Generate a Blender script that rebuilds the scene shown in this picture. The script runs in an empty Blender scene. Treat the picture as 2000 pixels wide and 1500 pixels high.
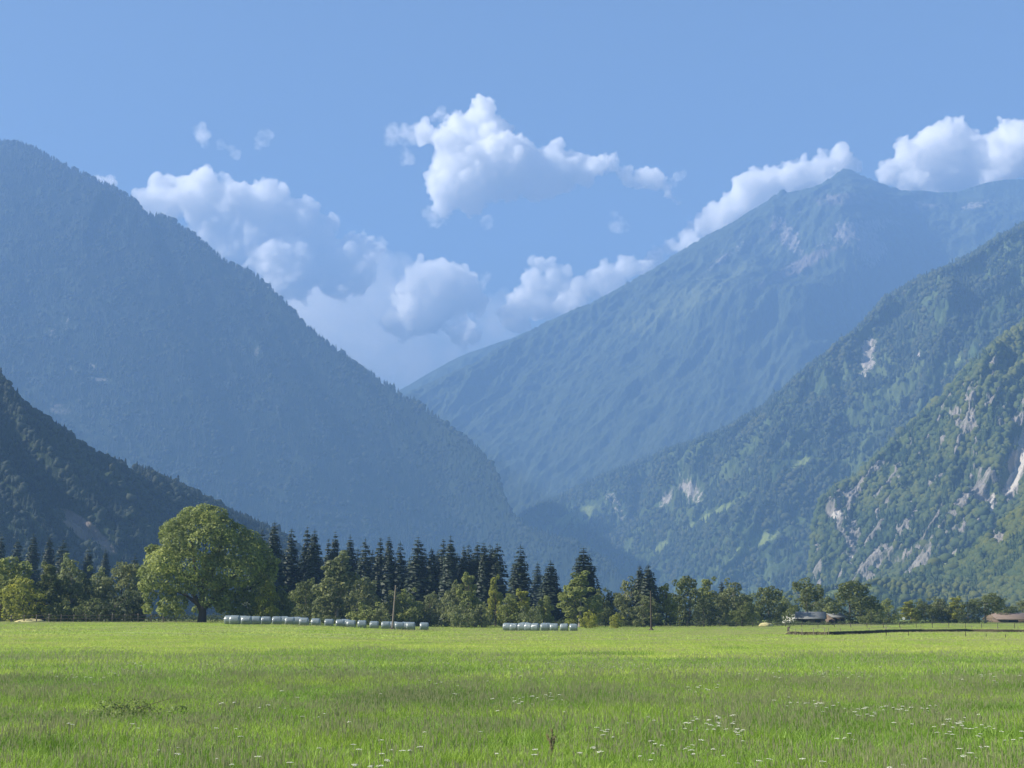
import bpy, bmesh, math, random
import numpy as np
from mathutils import Vector, Matrix
S = bpy.context.scene
COL = S.collection

# ---------------------------------------------------------------- camera, light, air
F = 2800.0                      # focal length in pixels of the 2000 px wide frame
HORIZON = 1204.0
CAMZ = 2.5
PITCH = math.atan((HORIZON - 750.0) / F)
cam_data = bpy.data.cameras.new('camera')
cam_data.sensor_width = 36.0
cam_data.lens = 36.0 * F / 2000.0
cam_data.clip_start = 0.5
cam_data.clip_end = 60000.0
cam = bpy.data.objects.new('camera', cam_data)
COL.objects.link(cam)
cam.location = (0, 0, CAMZ)
cam.rotation_euler = (math.radians(90) + PITCH, 0, 0)
S.camera = cam

SUN_EL, SUN_AZ = math.radians(35), math.radians(-97)      # azimuth from +Y, negative is to the left
sun_dir = Vector((math.sin(SUN_AZ) * math.cos(SUN_EL), math.cos(SUN_AZ) * math.cos(SUN_EL), math.sin(SUN_EL)))
w = bpy.data.worlds.new('World'); S.world = w; w.use_nodes = True
nt = w.node_tree; nt.nodes.clear()
sky = nt.nodes.new('ShaderNodeTexSky'); sky.sky_type = 'NISHITA'; sky.sun_disc = False
sky.sun_elevation = SUN_EL; sky.sun_rotation = SUN_AZ
sky.altitude = 700; sky.air_density = 1.0; sky.dust_density = 1.2; sky.ozone_density = 1.4
bg = nt.nodes.new('ShaderNodeBackground'); bg.inputs['Strength'].default_value = 0.05
wo = nt.nodes.new('ShaderNodeOutputWorld')
nt.links.new(sky.outputs[0], bg.inputs[0]); nt.links.new(bg.outputs[0], wo.inputs[0])
sd = bpy.data.lights.new('sun', 'SUN'); sd.energy = 5.0; sd.angle = math.radians(0.6); sd.color = (1.0, 0.93, 0.82)
sun = bpy.data.objects.new('sun', sd); COL.objects.link(sun)
sun.rotation_euler = sun_dir.to_track_quat('Z', 'Y').to_euler()
S.view_settings.view_transform = 'Standard'; S.view_settings.look = 'None'
S.view_settings.exposure = 1.6; S.view_settings.gamma = 1.0
S.cycles.max_bounces = 20; S.cycles.diffuse_bounces = 2; S.cycles.glossy_bounces = 2
S.cycles.transmission_bounces = 4; S.cycles.volume_bounces = 20; S.cycles.transparent_max_bounces = 12
S.cycles.volume_step_rate = 1.0; S.cycles.volume_max_steps = 256
S.cycles.sample_clamp_indirect = 6.0
HAZE_DENSITY = 1.65e-4
HAZE_COLOR = (0.207, 0.376, 0.715)
HAZE_BOX = (-3350, 4150, -90, 10350, -14, 2740)

# ---------------------------------------------------------------- helpers
def ray(u, v):
    x = (u - 1000.0) / F; yc = (750.0 - v) / F
    sp, cp = math.sin(PITCH), math.cos(PITCH)
    return x, cp - yc * sp, sp + yc * cp
def at(u, v, Y):
    x, y, z = ray(u, v)
    return Vector((x / y * Y, Y, CAMZ + z / y * Y))
def project(x, y, z):
    sp, cp = math.sin(PITCH), math.cos(PITCH)
    zz = z - CAMZ
    d = y * cp + zz * sp
    d = np.where(d < 1, 1, d)
    return 1000 + F * x / d, 750 - F * (-y * sp + zz * cp) / d

def _hash(ix, iy, iz, seed):
    h = (ix.astype(np.int64) * 374761393 + iy.astype(np.int64) * 668265263 + iz.astype(np.int64) * 2147483647 + seed * 974634777) & 0xFFFFFFFF
    h = ((h ^ (h >> 13)) * 1274126177) & 0xFFFFFFFF
    h = ((h ^ (h >> 16)) * 2246822519) & 0xFFFFFFFF
    return (h ^ (h >> 15)) & 0xFFFFFFFF
def perlin(x, y, z=0.0, seed=0):
    x = np.asarray(x, float); y = np.asarray(y, float); z = np.asarray(z, float)
    x, y, z = np.broadcast_arrays(x, y, z)
    ix, iy, iz = np.floor(x), np.floor(y), np.floor(z)
    fx, fy, fz = x - ix, y - iy, z - iz
    u = fx * fx * fx * (fx * (fx * 6 - 15) + 10); v = fy * fy * fy * (fy * (fy * 6 - 15) + 10); w_ = fz * fz * fz * (fz * (fz * 6 - 15) + 10)
    def g(dx, dy, dz):
        h = _hash(ix + dx, iy + dy, iz + dz, seed)
        a = (h & 1023) / 1023.0 * 6.28318; c = ((h >> 10) & 1023) / 511.5 - 1.0; s = np.sqrt(np.maximum(0, 1 - c * c))
        return np.cos(a) * s * (fx - dx) + np.sin(a) * s * (fy - dy) + c * (fz - dz)
    def L(a, b, t): return a + (b - a) * t
    return 1.6 * L(L(L(g(0,0,0), g(1,0,0), u), L(g(0,1,0), g(1,1,0), u), v), L(L(g(0,0,1), g(1,0,1), u), L(g(0,1,1), g(1,1,1), u), v), w_)
def fbm(x, y, z=0.0, oct=5, seed=0, gain=0.5, ridged=False):
    r = 0; a = 1.0; tot = 0
    for k in range(oct):
        n = perlin(np.asarray(x) * 2**k, np.asarray(y) * 2**k, np.asarray(z) * 2**k + 7.3 * k, seed + k)
        if ridged: n = 1 - 2 * np.abs(n)
        r = r + a * n; tot += a; a *= gain
    return r / tot
def sstep(a, b, x):
    t = np.clip((x - a) / (b - a), 0, 1); return t * t * (3 - 2 * t)

def np_mesh(name, verts, faces_flat, nloop, mats, smooth=True, attrs=None, mat_idx=None):
    """mesh from numpy: faces_flat flat index list, nloop corners per face (int or array)"""
    me = bpy.data.meshes.new(name)
    verts = np.asarray(verts, np.float32); faces_flat = np.asarray(faces_flat, np.int32).ravel()
    me.vertices.add(len(verts)); me.vertices.foreach_set('co', verts.ravel())
    if len(faces_flat):
        if np.isscalar(nloop):
            nf = len(faces_flat) // nloop; tot = np.full(nf, nloop, np.int32)
        else:
            tot = np.asarray(nloop, np.int32); nf = len(tot)
        start = np.concatenate([[0], np.cumsum(tot)[:-1]]).astype(np.int32)
        me.loops.add(len(faces_flat)); me.loops.foreach_set('vertex_index', faces_flat)
        me.polygons.add(nf); me.polygons.foreach_set('loop_start', start)
        try: me.polygons.foreach_set('loop_total', tot)
        except Exception: pass
        if mat_idx is not None: me.polygons.foreach_set('material_index', np.asarray(mat_idx, np.int32))
        if smooth: me.polygons.foreach_set('use_smooth', np.ones(nf, bool))
    for m in (mats if isinstance(mats, (list, tuple)) else [mats]):
        if m: me.materials.append(m)
    for k, (typ, arr) in (attrs or {}).items():
        a = me.attributes.new(k, typ, 'POINT')
        a.data.foreach_set('vector' if typ == 'FLOAT_VECTOR' else 'value', np.asarray(arr, np.float32 if typ != 'INT' else np.int32).ravel())
    me.update(calc_edges=True)
    return me
def link(name, me, parent=None, loc=None):
    o = bpy.data.objects.new(name, me); COL.objects.link(o)
    if parent is not None: o.parent = parent
    if loc is not None: o.location = loc
    return o
def empty(name, loc=(0, 0, 0), rz=0.0):
    o = bpy.data.objects.new(name, None); COL.objects.link(o); o.location = loc; o.rotation_euler.z = rz
    o.empty_display_size = 0.5
    return o
def tag(o, label=None, cat=None, group=None, kind=None):
    if label: o['label'] = label
    if cat: o['category'] = cat
    if group: o['group'] = group
    if kind: o['kind'] = kind
    return o
def grid_faces(nu, nv):
    i, j = np.meshgrid(np.arange(nu - 1), np.arange(nv - 1), indexing='ij')
    a = i * nv + j
    return np.stack([a, a + nv, a + nv + 1, a + 1], -1).reshape(-1)

class NB:
    """small node builder"""
    def __init__(s, name, displace=False):
        s.m = bpy.data.materials.new(name); s.m.use_nodes = True
        s.t = s.m.node_tree; s.t.nodes.clear(); s.out = s.n('ShaderNodeOutputMaterial')
    def n(s, typ, **kw):
        x = s.t.nodes.new(typ)
        for k, v in kw.items(): setattr(x, k, v)
        return x
    def l(s, a, b): s.t.links.new(a, b)
    def attr(s, name): return s.n('ShaderNodeAttribute', attribute_name=name).outputs['Fac']
    def pos(s): return s.n('ShaderNodeNewGeometry').outputs['Position']
    def vmul(s, vec, k):
        x = s.n('ShaderNodeVectorMath', operation='MULTIPLY'); s.l(vec, x.inputs[0]); x.inputs[1].default_value = k if hasattr(k, '__len__') else (k, k, k)
        return x.outputs[0]
    def noise(s, vec, scale, detail=4, rough=0.55, dist=0.0):
        x = s.n('ShaderNodeTexNoise'); x.inputs['Scale'].default_value = scale; x.inputs['Detail'].default_value = detail
        x.inputs['Roughness'].default_value = rough; x.inputs['Distortion'].default_value = dist
        if vec is not None: s.l(vec, x.inputs['Vector'])
        return x.outputs['Fac']
    def ramp(s, fac, stops, interp='LINEAR'):
        x = s.n('ShaderNodeValToRGB'); cr = x.color_ramp; cr.interpolation = interp
        while len(cr.elements) < len(stops): cr.elements.new(0.5)
        for e, (p, c) in zip(cr.elements, stops):
            e.position = p; e.color = (*c, 1) if hasattr(c, '__len__') else (c, c, c, 1)
        s.l(fac, x.inputs[0]); return x.outputs[0]
    def mix(s, fac, a, b, mode='MIX'):
        x = s.n('ShaderNodeMix', data_type='RGBA', blend_type=mode)
        for sock, v in ((x.inputs[0], fac), (x.inputs[6], a), (x.inputs[7], b)):
            if hasattr(v, 'is_linked'): s.l(v, sock)
            elif hasattr(v, '__len__'): sock.default_value = (*v, 1)
            else: sock.default_value = v
        return x.outputs[2]
    def math(s, op, a, b=0.0, c=0.0, clamp=False):
        x = s.n('ShaderNodeMath', operation=op, use_clamp=clamp)
        for sock, v in zip(x.inputs, (a, b, c)):
            if hasattr(v, 'is_linked'): s.l(v, sock)
            else: sock.default_value = v
        return x.outputs[0]
    def bump(s, h, strength, dist):
        x = s.n('ShaderNodeBump'); x.inputs['Strength'].default_value = strength; x.inputs['Distance'].default_value = dist
        s.l(h, x.inputs['Height']); return x.outputs[0]
    def diffuse(s, col, rough=0.9, normal=None, spec=0.2, translucent=None, tcol=None):
        p = s.n('ShaderNodeBsdfPrincipled'); p.inputs['Roughness'].default_value = rough
        p.inputs['Specular IOR Level'].default_value = spec
        if hasattr(col, 'is_linked'): s.l(col, p.inputs['Base Color'])
        else: p.inputs['Base Color'].default_value = (*col, 1)
        if normal is not None: s.l(normal, p.inputs['Normal'])
        sh = p.outputs[0]
        if translucent:
            t = s.n('ShaderNodeBsdfTranslucent'); mx = s.n('ShaderNodeMixShader'); mx.inputs[0].default_value = translucent
            tc = col if tcol is None else tcol
            if hasattr(tc, 'is_linked'): s.l(tc, t.inputs[0])
            else: t.inputs[0].default_value = (*tc, 1)
            s.l(sh, mx.inputs[1]); s.l(t.outputs[0], mx.inputs[2]); sh = mx.outputs[0]
        s.l(sh, s.out.inputs['Surface']); return s.m
# ---------------------------------------------------------------- mountains
def mountain_material(name, forest, meadow, rock, scree):
    b = NB(name)
    P = b.pos()
    r = b.attr('rock'); md = b.attr('meadow'); sc = b.attr('scree')
    n1 = b.noise(b.vmul(P, (1, 1, 0.45)), 0.02, 6, 0.65); n2 = b.noise(P, 0.004, 5, 0.6); n3 = b.noise(b.vmul(P, (1, 1, 0.35)), 0.06, 5, 0.7)
    fcol = b.mix(b.ramp(n1, [(0.35, 0.0), (0.62, 1.0)]), tuple(c * 0.6 for c in forest), tuple(c * 1.5 for c in forest))
    fcol = b.mix(b.ramp(n2, [(0.4, 0.0), (0.65, 0.8)]), fcol, tuple(f * 0.55 + m * 0.4 for f, m in zip(forest, meadow)))
    rcol = b.mix(b.ramp(n3, [(0.3, 0.0), (0.66, 1.0)]), tuple(c * 0.5 for c in rock), rock)
    rm = b.math('MULTIPLY', b.ramp(b.math('ADD', r, b.math('MULTIPLY', b.math('SUBTRACT', n3, 0.5), 1.3)), [(0.38, 0.0), (0.56, 1.0)]), 1.0)
    mm = b.ramp(b.math('ADD', md, b.math('MULTIPLY', b.math('SUBTRACT', n1, 0.5), 0.9)), [(0.42, 0.0), (0.6, 1.0)])
    sm = b.ramp(b.math('ADD', sc, b.math('MULTIPLY', b.math('SUBTRACT', n1, 0.5), 0.9)), [(0.42, 0.0), (0.6, 1.0)])
    mcol = b.mix(n3, tuple(c * 0.75 for c in meadow), tuple(c * 1.2 for c in meadow))
    c = b.mix(mm, fcol, mcol); c = b.mix(rm, c, rcol); c = b.mix(sm, c, b.mix(n3, tuple(x * .6 for x in scree), scree))
    return b.diffuse(c, 0.95, b.bump(b.math('ADD', n1, b.math('MULTIPLY', n3, 0.5)), 0.9, 22.0), spec=0.05)

def make_mountain(name, pts, front, slope, nu=420, nv=220, back_len=0.5, back_slope=45, amp=0.10, gfreq=1/420., seed=1,
                  prof=1.15, base=-10, detail=1.0, silh=1.0, marks=(), ani=0.5, mat=None, rock_steep=None, umin=None):
    """ridge through photo points (u, v, distance); front is the horizontal downhill direction, slope its mean angle"""
    pts = np.array(pts, float)
    u = np.linspace(pts[0, 0], pts[-1, 0], nu)
    v = np.interp(u, pts[:, 0], pts[:, 1]); Y = np.interp(u, pts[:, 0], pts[:, 2])
    v = v - silh * (fbm(u / 60., 0, seed * 3.1, 5, seed) * 7 + np.abs(perlin(u / 14., 0, seed, seed)) * 2 + (perlin(u / 6.5, 0, seed, seed + 2) * 4 + np.abs(perlin(u / 22., 0, seed, seed + 4)) * 7) * (detail > 2))
    R = np.array([at(a, b_, c) for a, b_, c in zip(u, v, Y)])
    H = R[:, 2] - base
    Hs = np.convolve(np.pad(H, 20, mode='edge'), np.hanning(43)[1:-1] / np.hanning(43).sum(), 'valid')   # crest notches do not run down the face
    arc = np.concatenate([[0], np.cumsum(np.linalg.norm(np.diff(R[:, :2], axis=0), axis=1))])
    nb = max(8, int(nv * 0.16)); nf = nv - nb
    tf = np.linspace(0, 1, nf) ** 1.15
    tb = np.linspace(1, 0, nb, endpoint=False)
    fr = np.array(front, float)                     # one direction, or (u, dx, dy) stations along the ridge
    fr = np.stack([np.interp(u, fr[:, 0], fr[:, 1]), np.interp(u, fr[:, 0], fr[:, 2])]) if fr.ndim == 2 else np.repeat(fr[:, None], nu, 1)
    fr = fr / np.linalg.norm(fr, axis=0)
    V = np.zeros((nu, nv, 3)); W = np.zeros((nu, nv)); T = np.zeros((nu, nv))
    Lf = H / math.tan(math.radians(slope)) + 60; Lb = H * back_len / math.tan(math.radians(back_slope)) + 30
    for k, t in enumerate(tb):
        V[:, k, 0] = R[:, 0] - fr[0] * Lb * t; V[:, k, 1] = R[:, 1] - fr[1] * Lb * t
        V[:, k, 2] = base + Hs * (1 - t * min(1.0, back_len)) + (H - Hs) * max(0.0, 1 - t / .12); T[:, k] = -t
    for k, t in enumerate(tf):
        kk = nb + k
        V[:, kk, 0] = R[:, 0] + fr[0] * Lf * t; V[:, kk, 1] = R[:, 1] + fr[1] * Lf * t
        V[:, kk, 2] = base + Hs * (1 - t) ** prof + (H - Hs) * max(0.0, 1 - t / .05); T[:, kk] = t
        W[:, kk] = min(1, t / 0.10) * (1 - 0.55 * t)
    s = np.concatenate([-tb, tf])[None, :] * Lf[:, None]
    A = arc[:, None] + 0 * s
    wx = fbm(A * gfreq * .5, s * gfreq * .5, 3.3, 3, seed + 20) * 0.9
    g = fbm(A * gfreq + wx * 1.5 + s * gfreq * .25, s * gfreq * ani + wx, 1.7, 7, seed + 5, 0.55, ridged=True)
    fine = fbm(A * gfreq * 5, s * gfreq * 7 * ani, 9.1, 5, seed + 9, 0.6, ridged=True)
    disp = (g * amp * H.max() + fine * amp * H.max() * 0.22 * detail) * W * np.clip(H[:, None] / (0.35 * H.max()), 0.15, 1)
    steep = fine + g * 0.6
    for fn in marks:
        if fn[0] == 'bulge':               # ('bulge', u, v, ru, rv, metres outward)
            pu, pv = project(V[..., 0], V[..., 1], V[..., 2])
            d = np.exp(-(((pu - fn[1]) / fn[3]) ** 2 + ((pv - fn[2]) / fn[4]) ** 2)); disp += fn[5] * d * (W > 0)
    nx = fr[0][:, None] * math.sin(math.radians(slope)); ny = fr[1][:, None] * math.sin(math.radians(slope)); nz = math.cos(math.radians(slope))
    V[..., 0] += nx * disp; V[..., 1] += ny * disp; V[..., 2] += nz * disp * 0.8
    V[..., 2] = np.maximum(V[..., 2], base - 2)
    pu, pv = project(V[..., 0], V[..., 1], V[..., 2])
    lim = np.interp(pu, u, v) + 1.5 + 2.5 * (T > .04)          # no spur in front may rise above the crest line
    zl = CAMZ + V[..., 1] * ray(pu, lim)[2] / ray(pu, lim)[1]
    V[..., 2] = np.where((T > 0) & (pv < lim), np.minimum(V[..., 2], zl), V[..., 2])
    pu, pv = project(V[..., 0], V[..., 1], V[..., 2])
    nz1 = fbm(V[..., 0] / 160., V[..., 1] / 160., V[..., 2] / 90., 4, seed + 40) * 0.9
    rock = np.full(pu.shape, 0.0); mead = np.zeros_like(rock); scree = np.zeros_like(rock)
    for fn in marks:
        if fn[0] == 'bulge': continue
        kind, cu, cv, ru, rv, ang, val = fn
        a = math.radians(ang); du = pu - cu; dv = pv - cv
        p = (du * math.cos(a) + dv * math.sin(a)) / ru; q = (-du * math.sin(a) + dv * math.cos(a)) / rv
        d = np.clip(1.25 - np.sqrt(p * p + q * q) + nz1 * 0.55, 0, 1) * val
        tgt = {'rock': rock, 'meadow': mead, 'scree': scree}[kind]
        np.maximum(tgt, d, out=tgt)
    if rock_steep is not None:
        np.maximum(rock, np.clip((steep - rock_steep) * 2.0, 0, 0.6), out=rock)
    me = np_mesh(name, V.reshape(-1, 3), grid_faces(nu, nv), 4, mat, True,
                 {'rock': ('FLOAT', rock), 'meadow': ('FLOAT', mead), 'scree': ('FLOAT', scree)})
    o = link(name, me)
    tag(o, kind='structure')
    return o, dict(V=V, rock=rock, mead=mead, scree=scree, pu=pu, pv=pv, T=T)

M_far = mountain_material('far_mountain_ground', (0.04, 0.055, 0.03), (0.10, 0.12, 0.055), (0.26, 0.24, 0.22), (0.20, 0.175, 0.155))
M_mid = mountain_material('mid_mountain_ground', (0.05, 0.075, 0.03), (0.20, 0.24, 0.08), (0.48, 0.43, 0.37), (0.3, 0.27, 0.23))
M_near = mountain_material('near_mountain_ground', (0.035, 0.055, 0.02), (0.20, 0.24, 0.07), (0.34, 0.31, 0.27), (0.30, 0.25, 0.22))

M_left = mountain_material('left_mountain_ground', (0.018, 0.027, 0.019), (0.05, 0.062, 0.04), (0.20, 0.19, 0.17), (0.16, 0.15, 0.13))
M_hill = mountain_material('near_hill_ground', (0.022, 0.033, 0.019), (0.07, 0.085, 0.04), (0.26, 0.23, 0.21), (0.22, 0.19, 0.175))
M_right = mountain_material('right_mountain_ground', (0.04, 0.06, 0.022), (0.20, 0.24, 0.07), (0.30, 0.275, 0.24), (0.62, 0.57, 0.50))
# the faint ridges at the head of the valley
make_mountain('valley_head_hills', [(700, 812, 8798), (790, 756, 8798), (850, 722, 8846), (900, 696, 8895), (1000, 660, 8993), (1070, 630, 9041), (1150, 604, 9091), (1250, 590, 9091)],
              (-.3, -1), 36, 200, 80, amp=.06, seed=4, mat=M_far, silh=.5)
# pyramid peak mountain
peak, peakD = make_mountain('peak_mountain', [(560, 960, 6777), (640, 880, 6985), (720, 815, 7194), (800, 766, 7402), (860, 738, 7506), (920, 710, 7560), (1000, 664, 7663), (1070, 628, 7768), (1150, 594, 7820), (1280, 524, 7924), (1350, 478, 7977),
     (1440, 428, 8028), (1528, 374, 8132), (1545, 378, 8132), (1600, 362, 8185), (1648, 330, 8236), (1662, 334, 8236), (1720, 358, 8288), (1760, 372, 8341), (1810, 374, 8393), (1870, 376, 8445), (1920, 360, 8445),
     (1962, 350, 8496), (2050, 352, 8549), (2200, 380, 8549)],
     (-.42, -.9), 44, 760, 330, amp=.05, gfreq=1/1300., seed=7, ani=.95, prof=1.12, detail=2.2, silh=.7, mat=M_far, back_len=0.3,
     marks=[('scree', 1650, 390, 120, 26, 0, .55), ('scree', 1520, 440, 110, 22, -35, .5), ('scree', 1800, 400, 150, 18, 5, .45), ('rock', 1540, 460, 60, 28, 60, .62), ('rock', 1680, 450, 110, 30, -15, .62), ('rock', 1420, 500, 90, 14, -35, .5), ('rock', 1700, 480, 60, 40, 60, .7), ('scree', 1560, 520, 180, 16, -28, .75),
            ('meadow', 1330, 590, 190, 38, -27, .8), ('meadow', 1500, 500, 160, 26, -25, .55), ('meadow', 1150, 650, 90, 16, -28, .5), ('rock', 1905, 400, 60, 12, -10, .5), ('meadow', 1900, 440, 100, 25, 10, .5),
            ('bulge', 1690, 500, 90, 120, 170), ('bulge', 1480, 620, 200, 60, 130)])
# wooded shoulders on the right of the valley
mid, midD = make_mountain('wooded_shoulder', [(980, 1030, 6384), (1060, 985, 6210), (1130, 955, 6050), (1200, 925, 5890), (1280, 890, 5723), (1330, 872, 5598), (1400, 850, 5445), (1480, 805, 5220), (1560, 735, 5162), (1620, 690, 5104), (1665, 655, 5046), (1700, 620, 5046), (1730, 585, 4988),
     (1770, 562, 4988), (1840, 530, 4930), (1900, 500, 4872), (1960, 465, 4814), (2000, 440, 4756), (2100, 380, 4698), (2300, 300, 4640)],
     (-.55, -.84), 40, 620, 320, amp=.25, gfreq=1/760., seed=13, prof=1.05, detail=1.0, silh=1.2, mat=M_mid, back_len=0.5,
     marks=[('rock', 1695, 695, 50, 22, 100, .8), ('rock', 1795, 692, 14, 10, 100, .6), ('rock', 1350, 960, 45, 28, 50, .55), ('rock', 1300, 975, 30, 14, 120, .6), ('meadow', 1850, 715, 50, 16, -40, .8),
            ('meadow', 1560, 905, 36, 12, -20, .8), ('meadow', 1400, 1000, 90, 10, -30, .7), ('meadow', 1130, 1010, 90, 30, -20, .6), ('meadow', 1290, 1070, 40, 14, -50, .6), ('meadow', 1480, 1060, 130, 22, -30, .6),
            ('meadow', 1560, 790, 70, 20, -30, .5), ('rock', 1560, 868, 6, 6, 0, .9), ('rock', 1200, 985, 60, 15, 60, .45), ('bulge', 1400, 980, 180, 60, 70)])
# bluish left mountain
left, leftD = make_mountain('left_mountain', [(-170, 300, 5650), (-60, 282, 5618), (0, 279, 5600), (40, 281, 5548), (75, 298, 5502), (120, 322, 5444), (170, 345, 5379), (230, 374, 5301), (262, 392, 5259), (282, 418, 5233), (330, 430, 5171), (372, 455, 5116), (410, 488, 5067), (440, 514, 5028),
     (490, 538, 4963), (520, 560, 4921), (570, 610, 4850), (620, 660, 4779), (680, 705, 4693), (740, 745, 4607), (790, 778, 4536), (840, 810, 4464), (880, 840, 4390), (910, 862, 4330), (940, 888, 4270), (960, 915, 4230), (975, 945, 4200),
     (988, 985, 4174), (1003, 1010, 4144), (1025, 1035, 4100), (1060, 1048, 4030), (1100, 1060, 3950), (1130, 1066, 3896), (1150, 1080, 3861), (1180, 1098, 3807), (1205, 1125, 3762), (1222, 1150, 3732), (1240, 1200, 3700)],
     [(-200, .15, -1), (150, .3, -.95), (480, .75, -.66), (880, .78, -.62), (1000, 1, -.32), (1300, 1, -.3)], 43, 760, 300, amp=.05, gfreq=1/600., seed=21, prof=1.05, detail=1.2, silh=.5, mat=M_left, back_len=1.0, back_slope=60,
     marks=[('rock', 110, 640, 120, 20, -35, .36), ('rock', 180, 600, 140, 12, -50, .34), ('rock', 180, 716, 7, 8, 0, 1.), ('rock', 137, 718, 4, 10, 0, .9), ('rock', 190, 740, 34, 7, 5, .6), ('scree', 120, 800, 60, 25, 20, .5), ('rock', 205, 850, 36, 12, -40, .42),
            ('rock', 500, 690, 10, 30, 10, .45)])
# dark near hill on the left; its unseen outer ridge is raised to shade it
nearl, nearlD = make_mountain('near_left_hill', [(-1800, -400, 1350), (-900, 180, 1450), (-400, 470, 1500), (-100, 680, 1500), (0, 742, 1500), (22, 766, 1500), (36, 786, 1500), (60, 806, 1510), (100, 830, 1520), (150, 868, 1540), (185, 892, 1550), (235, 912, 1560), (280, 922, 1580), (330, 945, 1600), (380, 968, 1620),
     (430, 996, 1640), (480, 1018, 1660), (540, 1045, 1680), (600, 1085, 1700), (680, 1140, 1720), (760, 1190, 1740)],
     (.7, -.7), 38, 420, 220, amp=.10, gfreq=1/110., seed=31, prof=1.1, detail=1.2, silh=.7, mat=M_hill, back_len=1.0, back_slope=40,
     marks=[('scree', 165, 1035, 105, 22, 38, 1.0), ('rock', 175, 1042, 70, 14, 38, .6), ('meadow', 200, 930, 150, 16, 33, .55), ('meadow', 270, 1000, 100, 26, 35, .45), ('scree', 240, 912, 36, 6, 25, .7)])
# lit craggy mountain on the right
nearr, nearrD = make_mountain('near_right_mountain', [(1560, 1210, 3060), (1580, 1150, 3040), (1588, 1070, 3020), (1596, 1010, 3000), (1606, 978, 3000), (1640, 950, 2980), (1675, 938, 2960), (1690, 920, 2950), (1720, 888, 2940), (1760, 850, 2920), (1800, 815, 2900), (1840, 790, 2880), (1855, 765, 2870), (1900, 715, 2840), (1930, 690, 2820),
     (1960, 665, 2800), (2000, 642, 2800), (2060, 590, 2780), (2200, 480, 2750), (2400, 380, 2700)],
     (-.40, -.92), 46, 700, 420, amp=.13, gfreq=1/300., seed=43, prof=1.0, detail=1.6, silh=.9, rock_steep=.74, mat=M_right, back_len=1.0, back_slope=42,
     marks=[('rock', 1628, 995, 30, 26, 70, .85), ('rock', 1665, 1050, 26, 60, 0, .75), ('rock', 1870, 815, 40, 22, 70, .8), ('rock', 1900, 835, 24, 20, 80, .6), ('rock', 1990, 890, 26, 66, 10, 1.), ('rock', 1975, 950, 20, 34, 20, .95), ('scree', 1994, 885, 12, 60, 10, 1.4), ('scree', 1978, 940, 14, 28, 25, 1.3), ('scree', 1938, 985, 6, 26, 8, .9), ('scree', 1634, 1005, 10, 14, 60, .9), ('scree', 1664, 1095, 8, 16, 0, .8), ('rock', 1915, 960, 40, 24, 80, .75),
            ('rock', 1940, 990, 10, 30, 0, .9), ('rock', 1945, 1040, 22, 40, 30, .65), ('rock', 1920, 745, 50, 16, -40, .6), ('rock', 1990, 820, 20, 24, 60, .7), ('rock', 1740, 1085, 60, 34, 40, .45), ('rock', 1710, 1080, 6, 14, 0, .9), ('rock', 1840, 990, 12, 18, 0, .6),
            ('meadow', 1870, 1085, 60, 9, -28, .9), ('meadow', 1800, 1120, 110, 18, -26, .6), ('meadow', 1960, 1040, 60, 8, -40, .6), ('rock', 1990, 740, 30, 10, -30, .5), ('rock', 1800, 900, 50, 16, 30, .4),
            ('bulge', 1640, 1060, 30, 90, 40), ('bulge', 1900, 950, 60, 50, -35)])
# low sunny shoulder at the mountain foot with the mown alpine meadow
footm, footD = make_mountain('meadow_foot_hill', [(1240, 1196, 1700), (1400, 1180, 1750), (1500, 1166, 1800), (1560, 1160, 1800), (1620, 1152, 1800), (1660, 1142, 1800), (1720, 1138, 1800), (1800, 1142, 1800), (1900, 1150, 1800), (2000, 1150, 1800), (2200, 1150, 1800)],
     (-.2, -.97), 12, 160, 50, amp=.15, gfreq=1/160., seed=53, prof=1.0, detail=1, silh=.7, mat=M_near, back_len=1.0, back_slope=12,
     marks=[('meadow', 1650, 1156, 60, 8, -8, 1.), ('meadow', 1560, 1162, 50, 7, -5, 1.)])

spur, spurD = make_mountain('right_spur', [(1640, 1176, 2000), (1700, 1152, 2000), (1760, 1138, 1990), (1800, 1122, 1980), (1850, 1100, 1960), (1890, 1082, 1950), (1920, 1062, 1940), (1960, 1030, 1920), (2000, 1002, 1900), (2080, 940, 1880), (2200, 860, 1850)],
     (-.35, -.93), 30, 260, 140, amp=.13, gfreq=1/110., seed=61, prof=1.1, detail=1.2, silh=.7, mat=M_near, back_len=1.0, back_slope=38,
     marks=[('meadow', 1860, 1100, 70, 7, -28, 1.), ('meadow', 1790, 1130, 40, 6, -20, .8), ('rock', 1950, 1052, 18, 22, 20, .7)])
# ---------------------------------------------------------------- valley floor
def zg(x, y):
    x = np.asarray(x, float); y = np.asarray(y, float)
    d = np.maximum(y, 150.0); ub = 1000 + F * x / d
    base = np.interp(y, [0, 150, 190, 243, 300, 400, 600, 1500, 2500], [0, 0, .08, .2, .55, 1.2, 1.0, -2, -8])
    lft = np.interp(y, [0, 110, 140, 175, 200, 250, 600, 1500, 2500], [0, 0, .25, .9, 1.25, 1.5, 1.3, -2, -8])
    wl = sstep(880, 430, ub)
    return base * (1 - wl) + lft * wl + 0.05 * fbm(x / 14., y / 14., 0, 3, 77)
def zg1(x, y): return float(zg(np.array([x]), np.array([y]))[0])
def gpos(u, v, lift=0.0):
    """ground point seen at photo pixel (u, v); lift = height of the grass that stands in front of it"""
    lo, hi = 8.0, 600.0
    for _ in range(40):
        m = (lo + hi) / 2; p = at(u, v, m)
        if p.z > zg1(p.x, m) + lift: lo = m
        else: hi = m
    p = at(u, v, lo); return Vector((p.x, lo, zg1(p.x, lo)))
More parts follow.
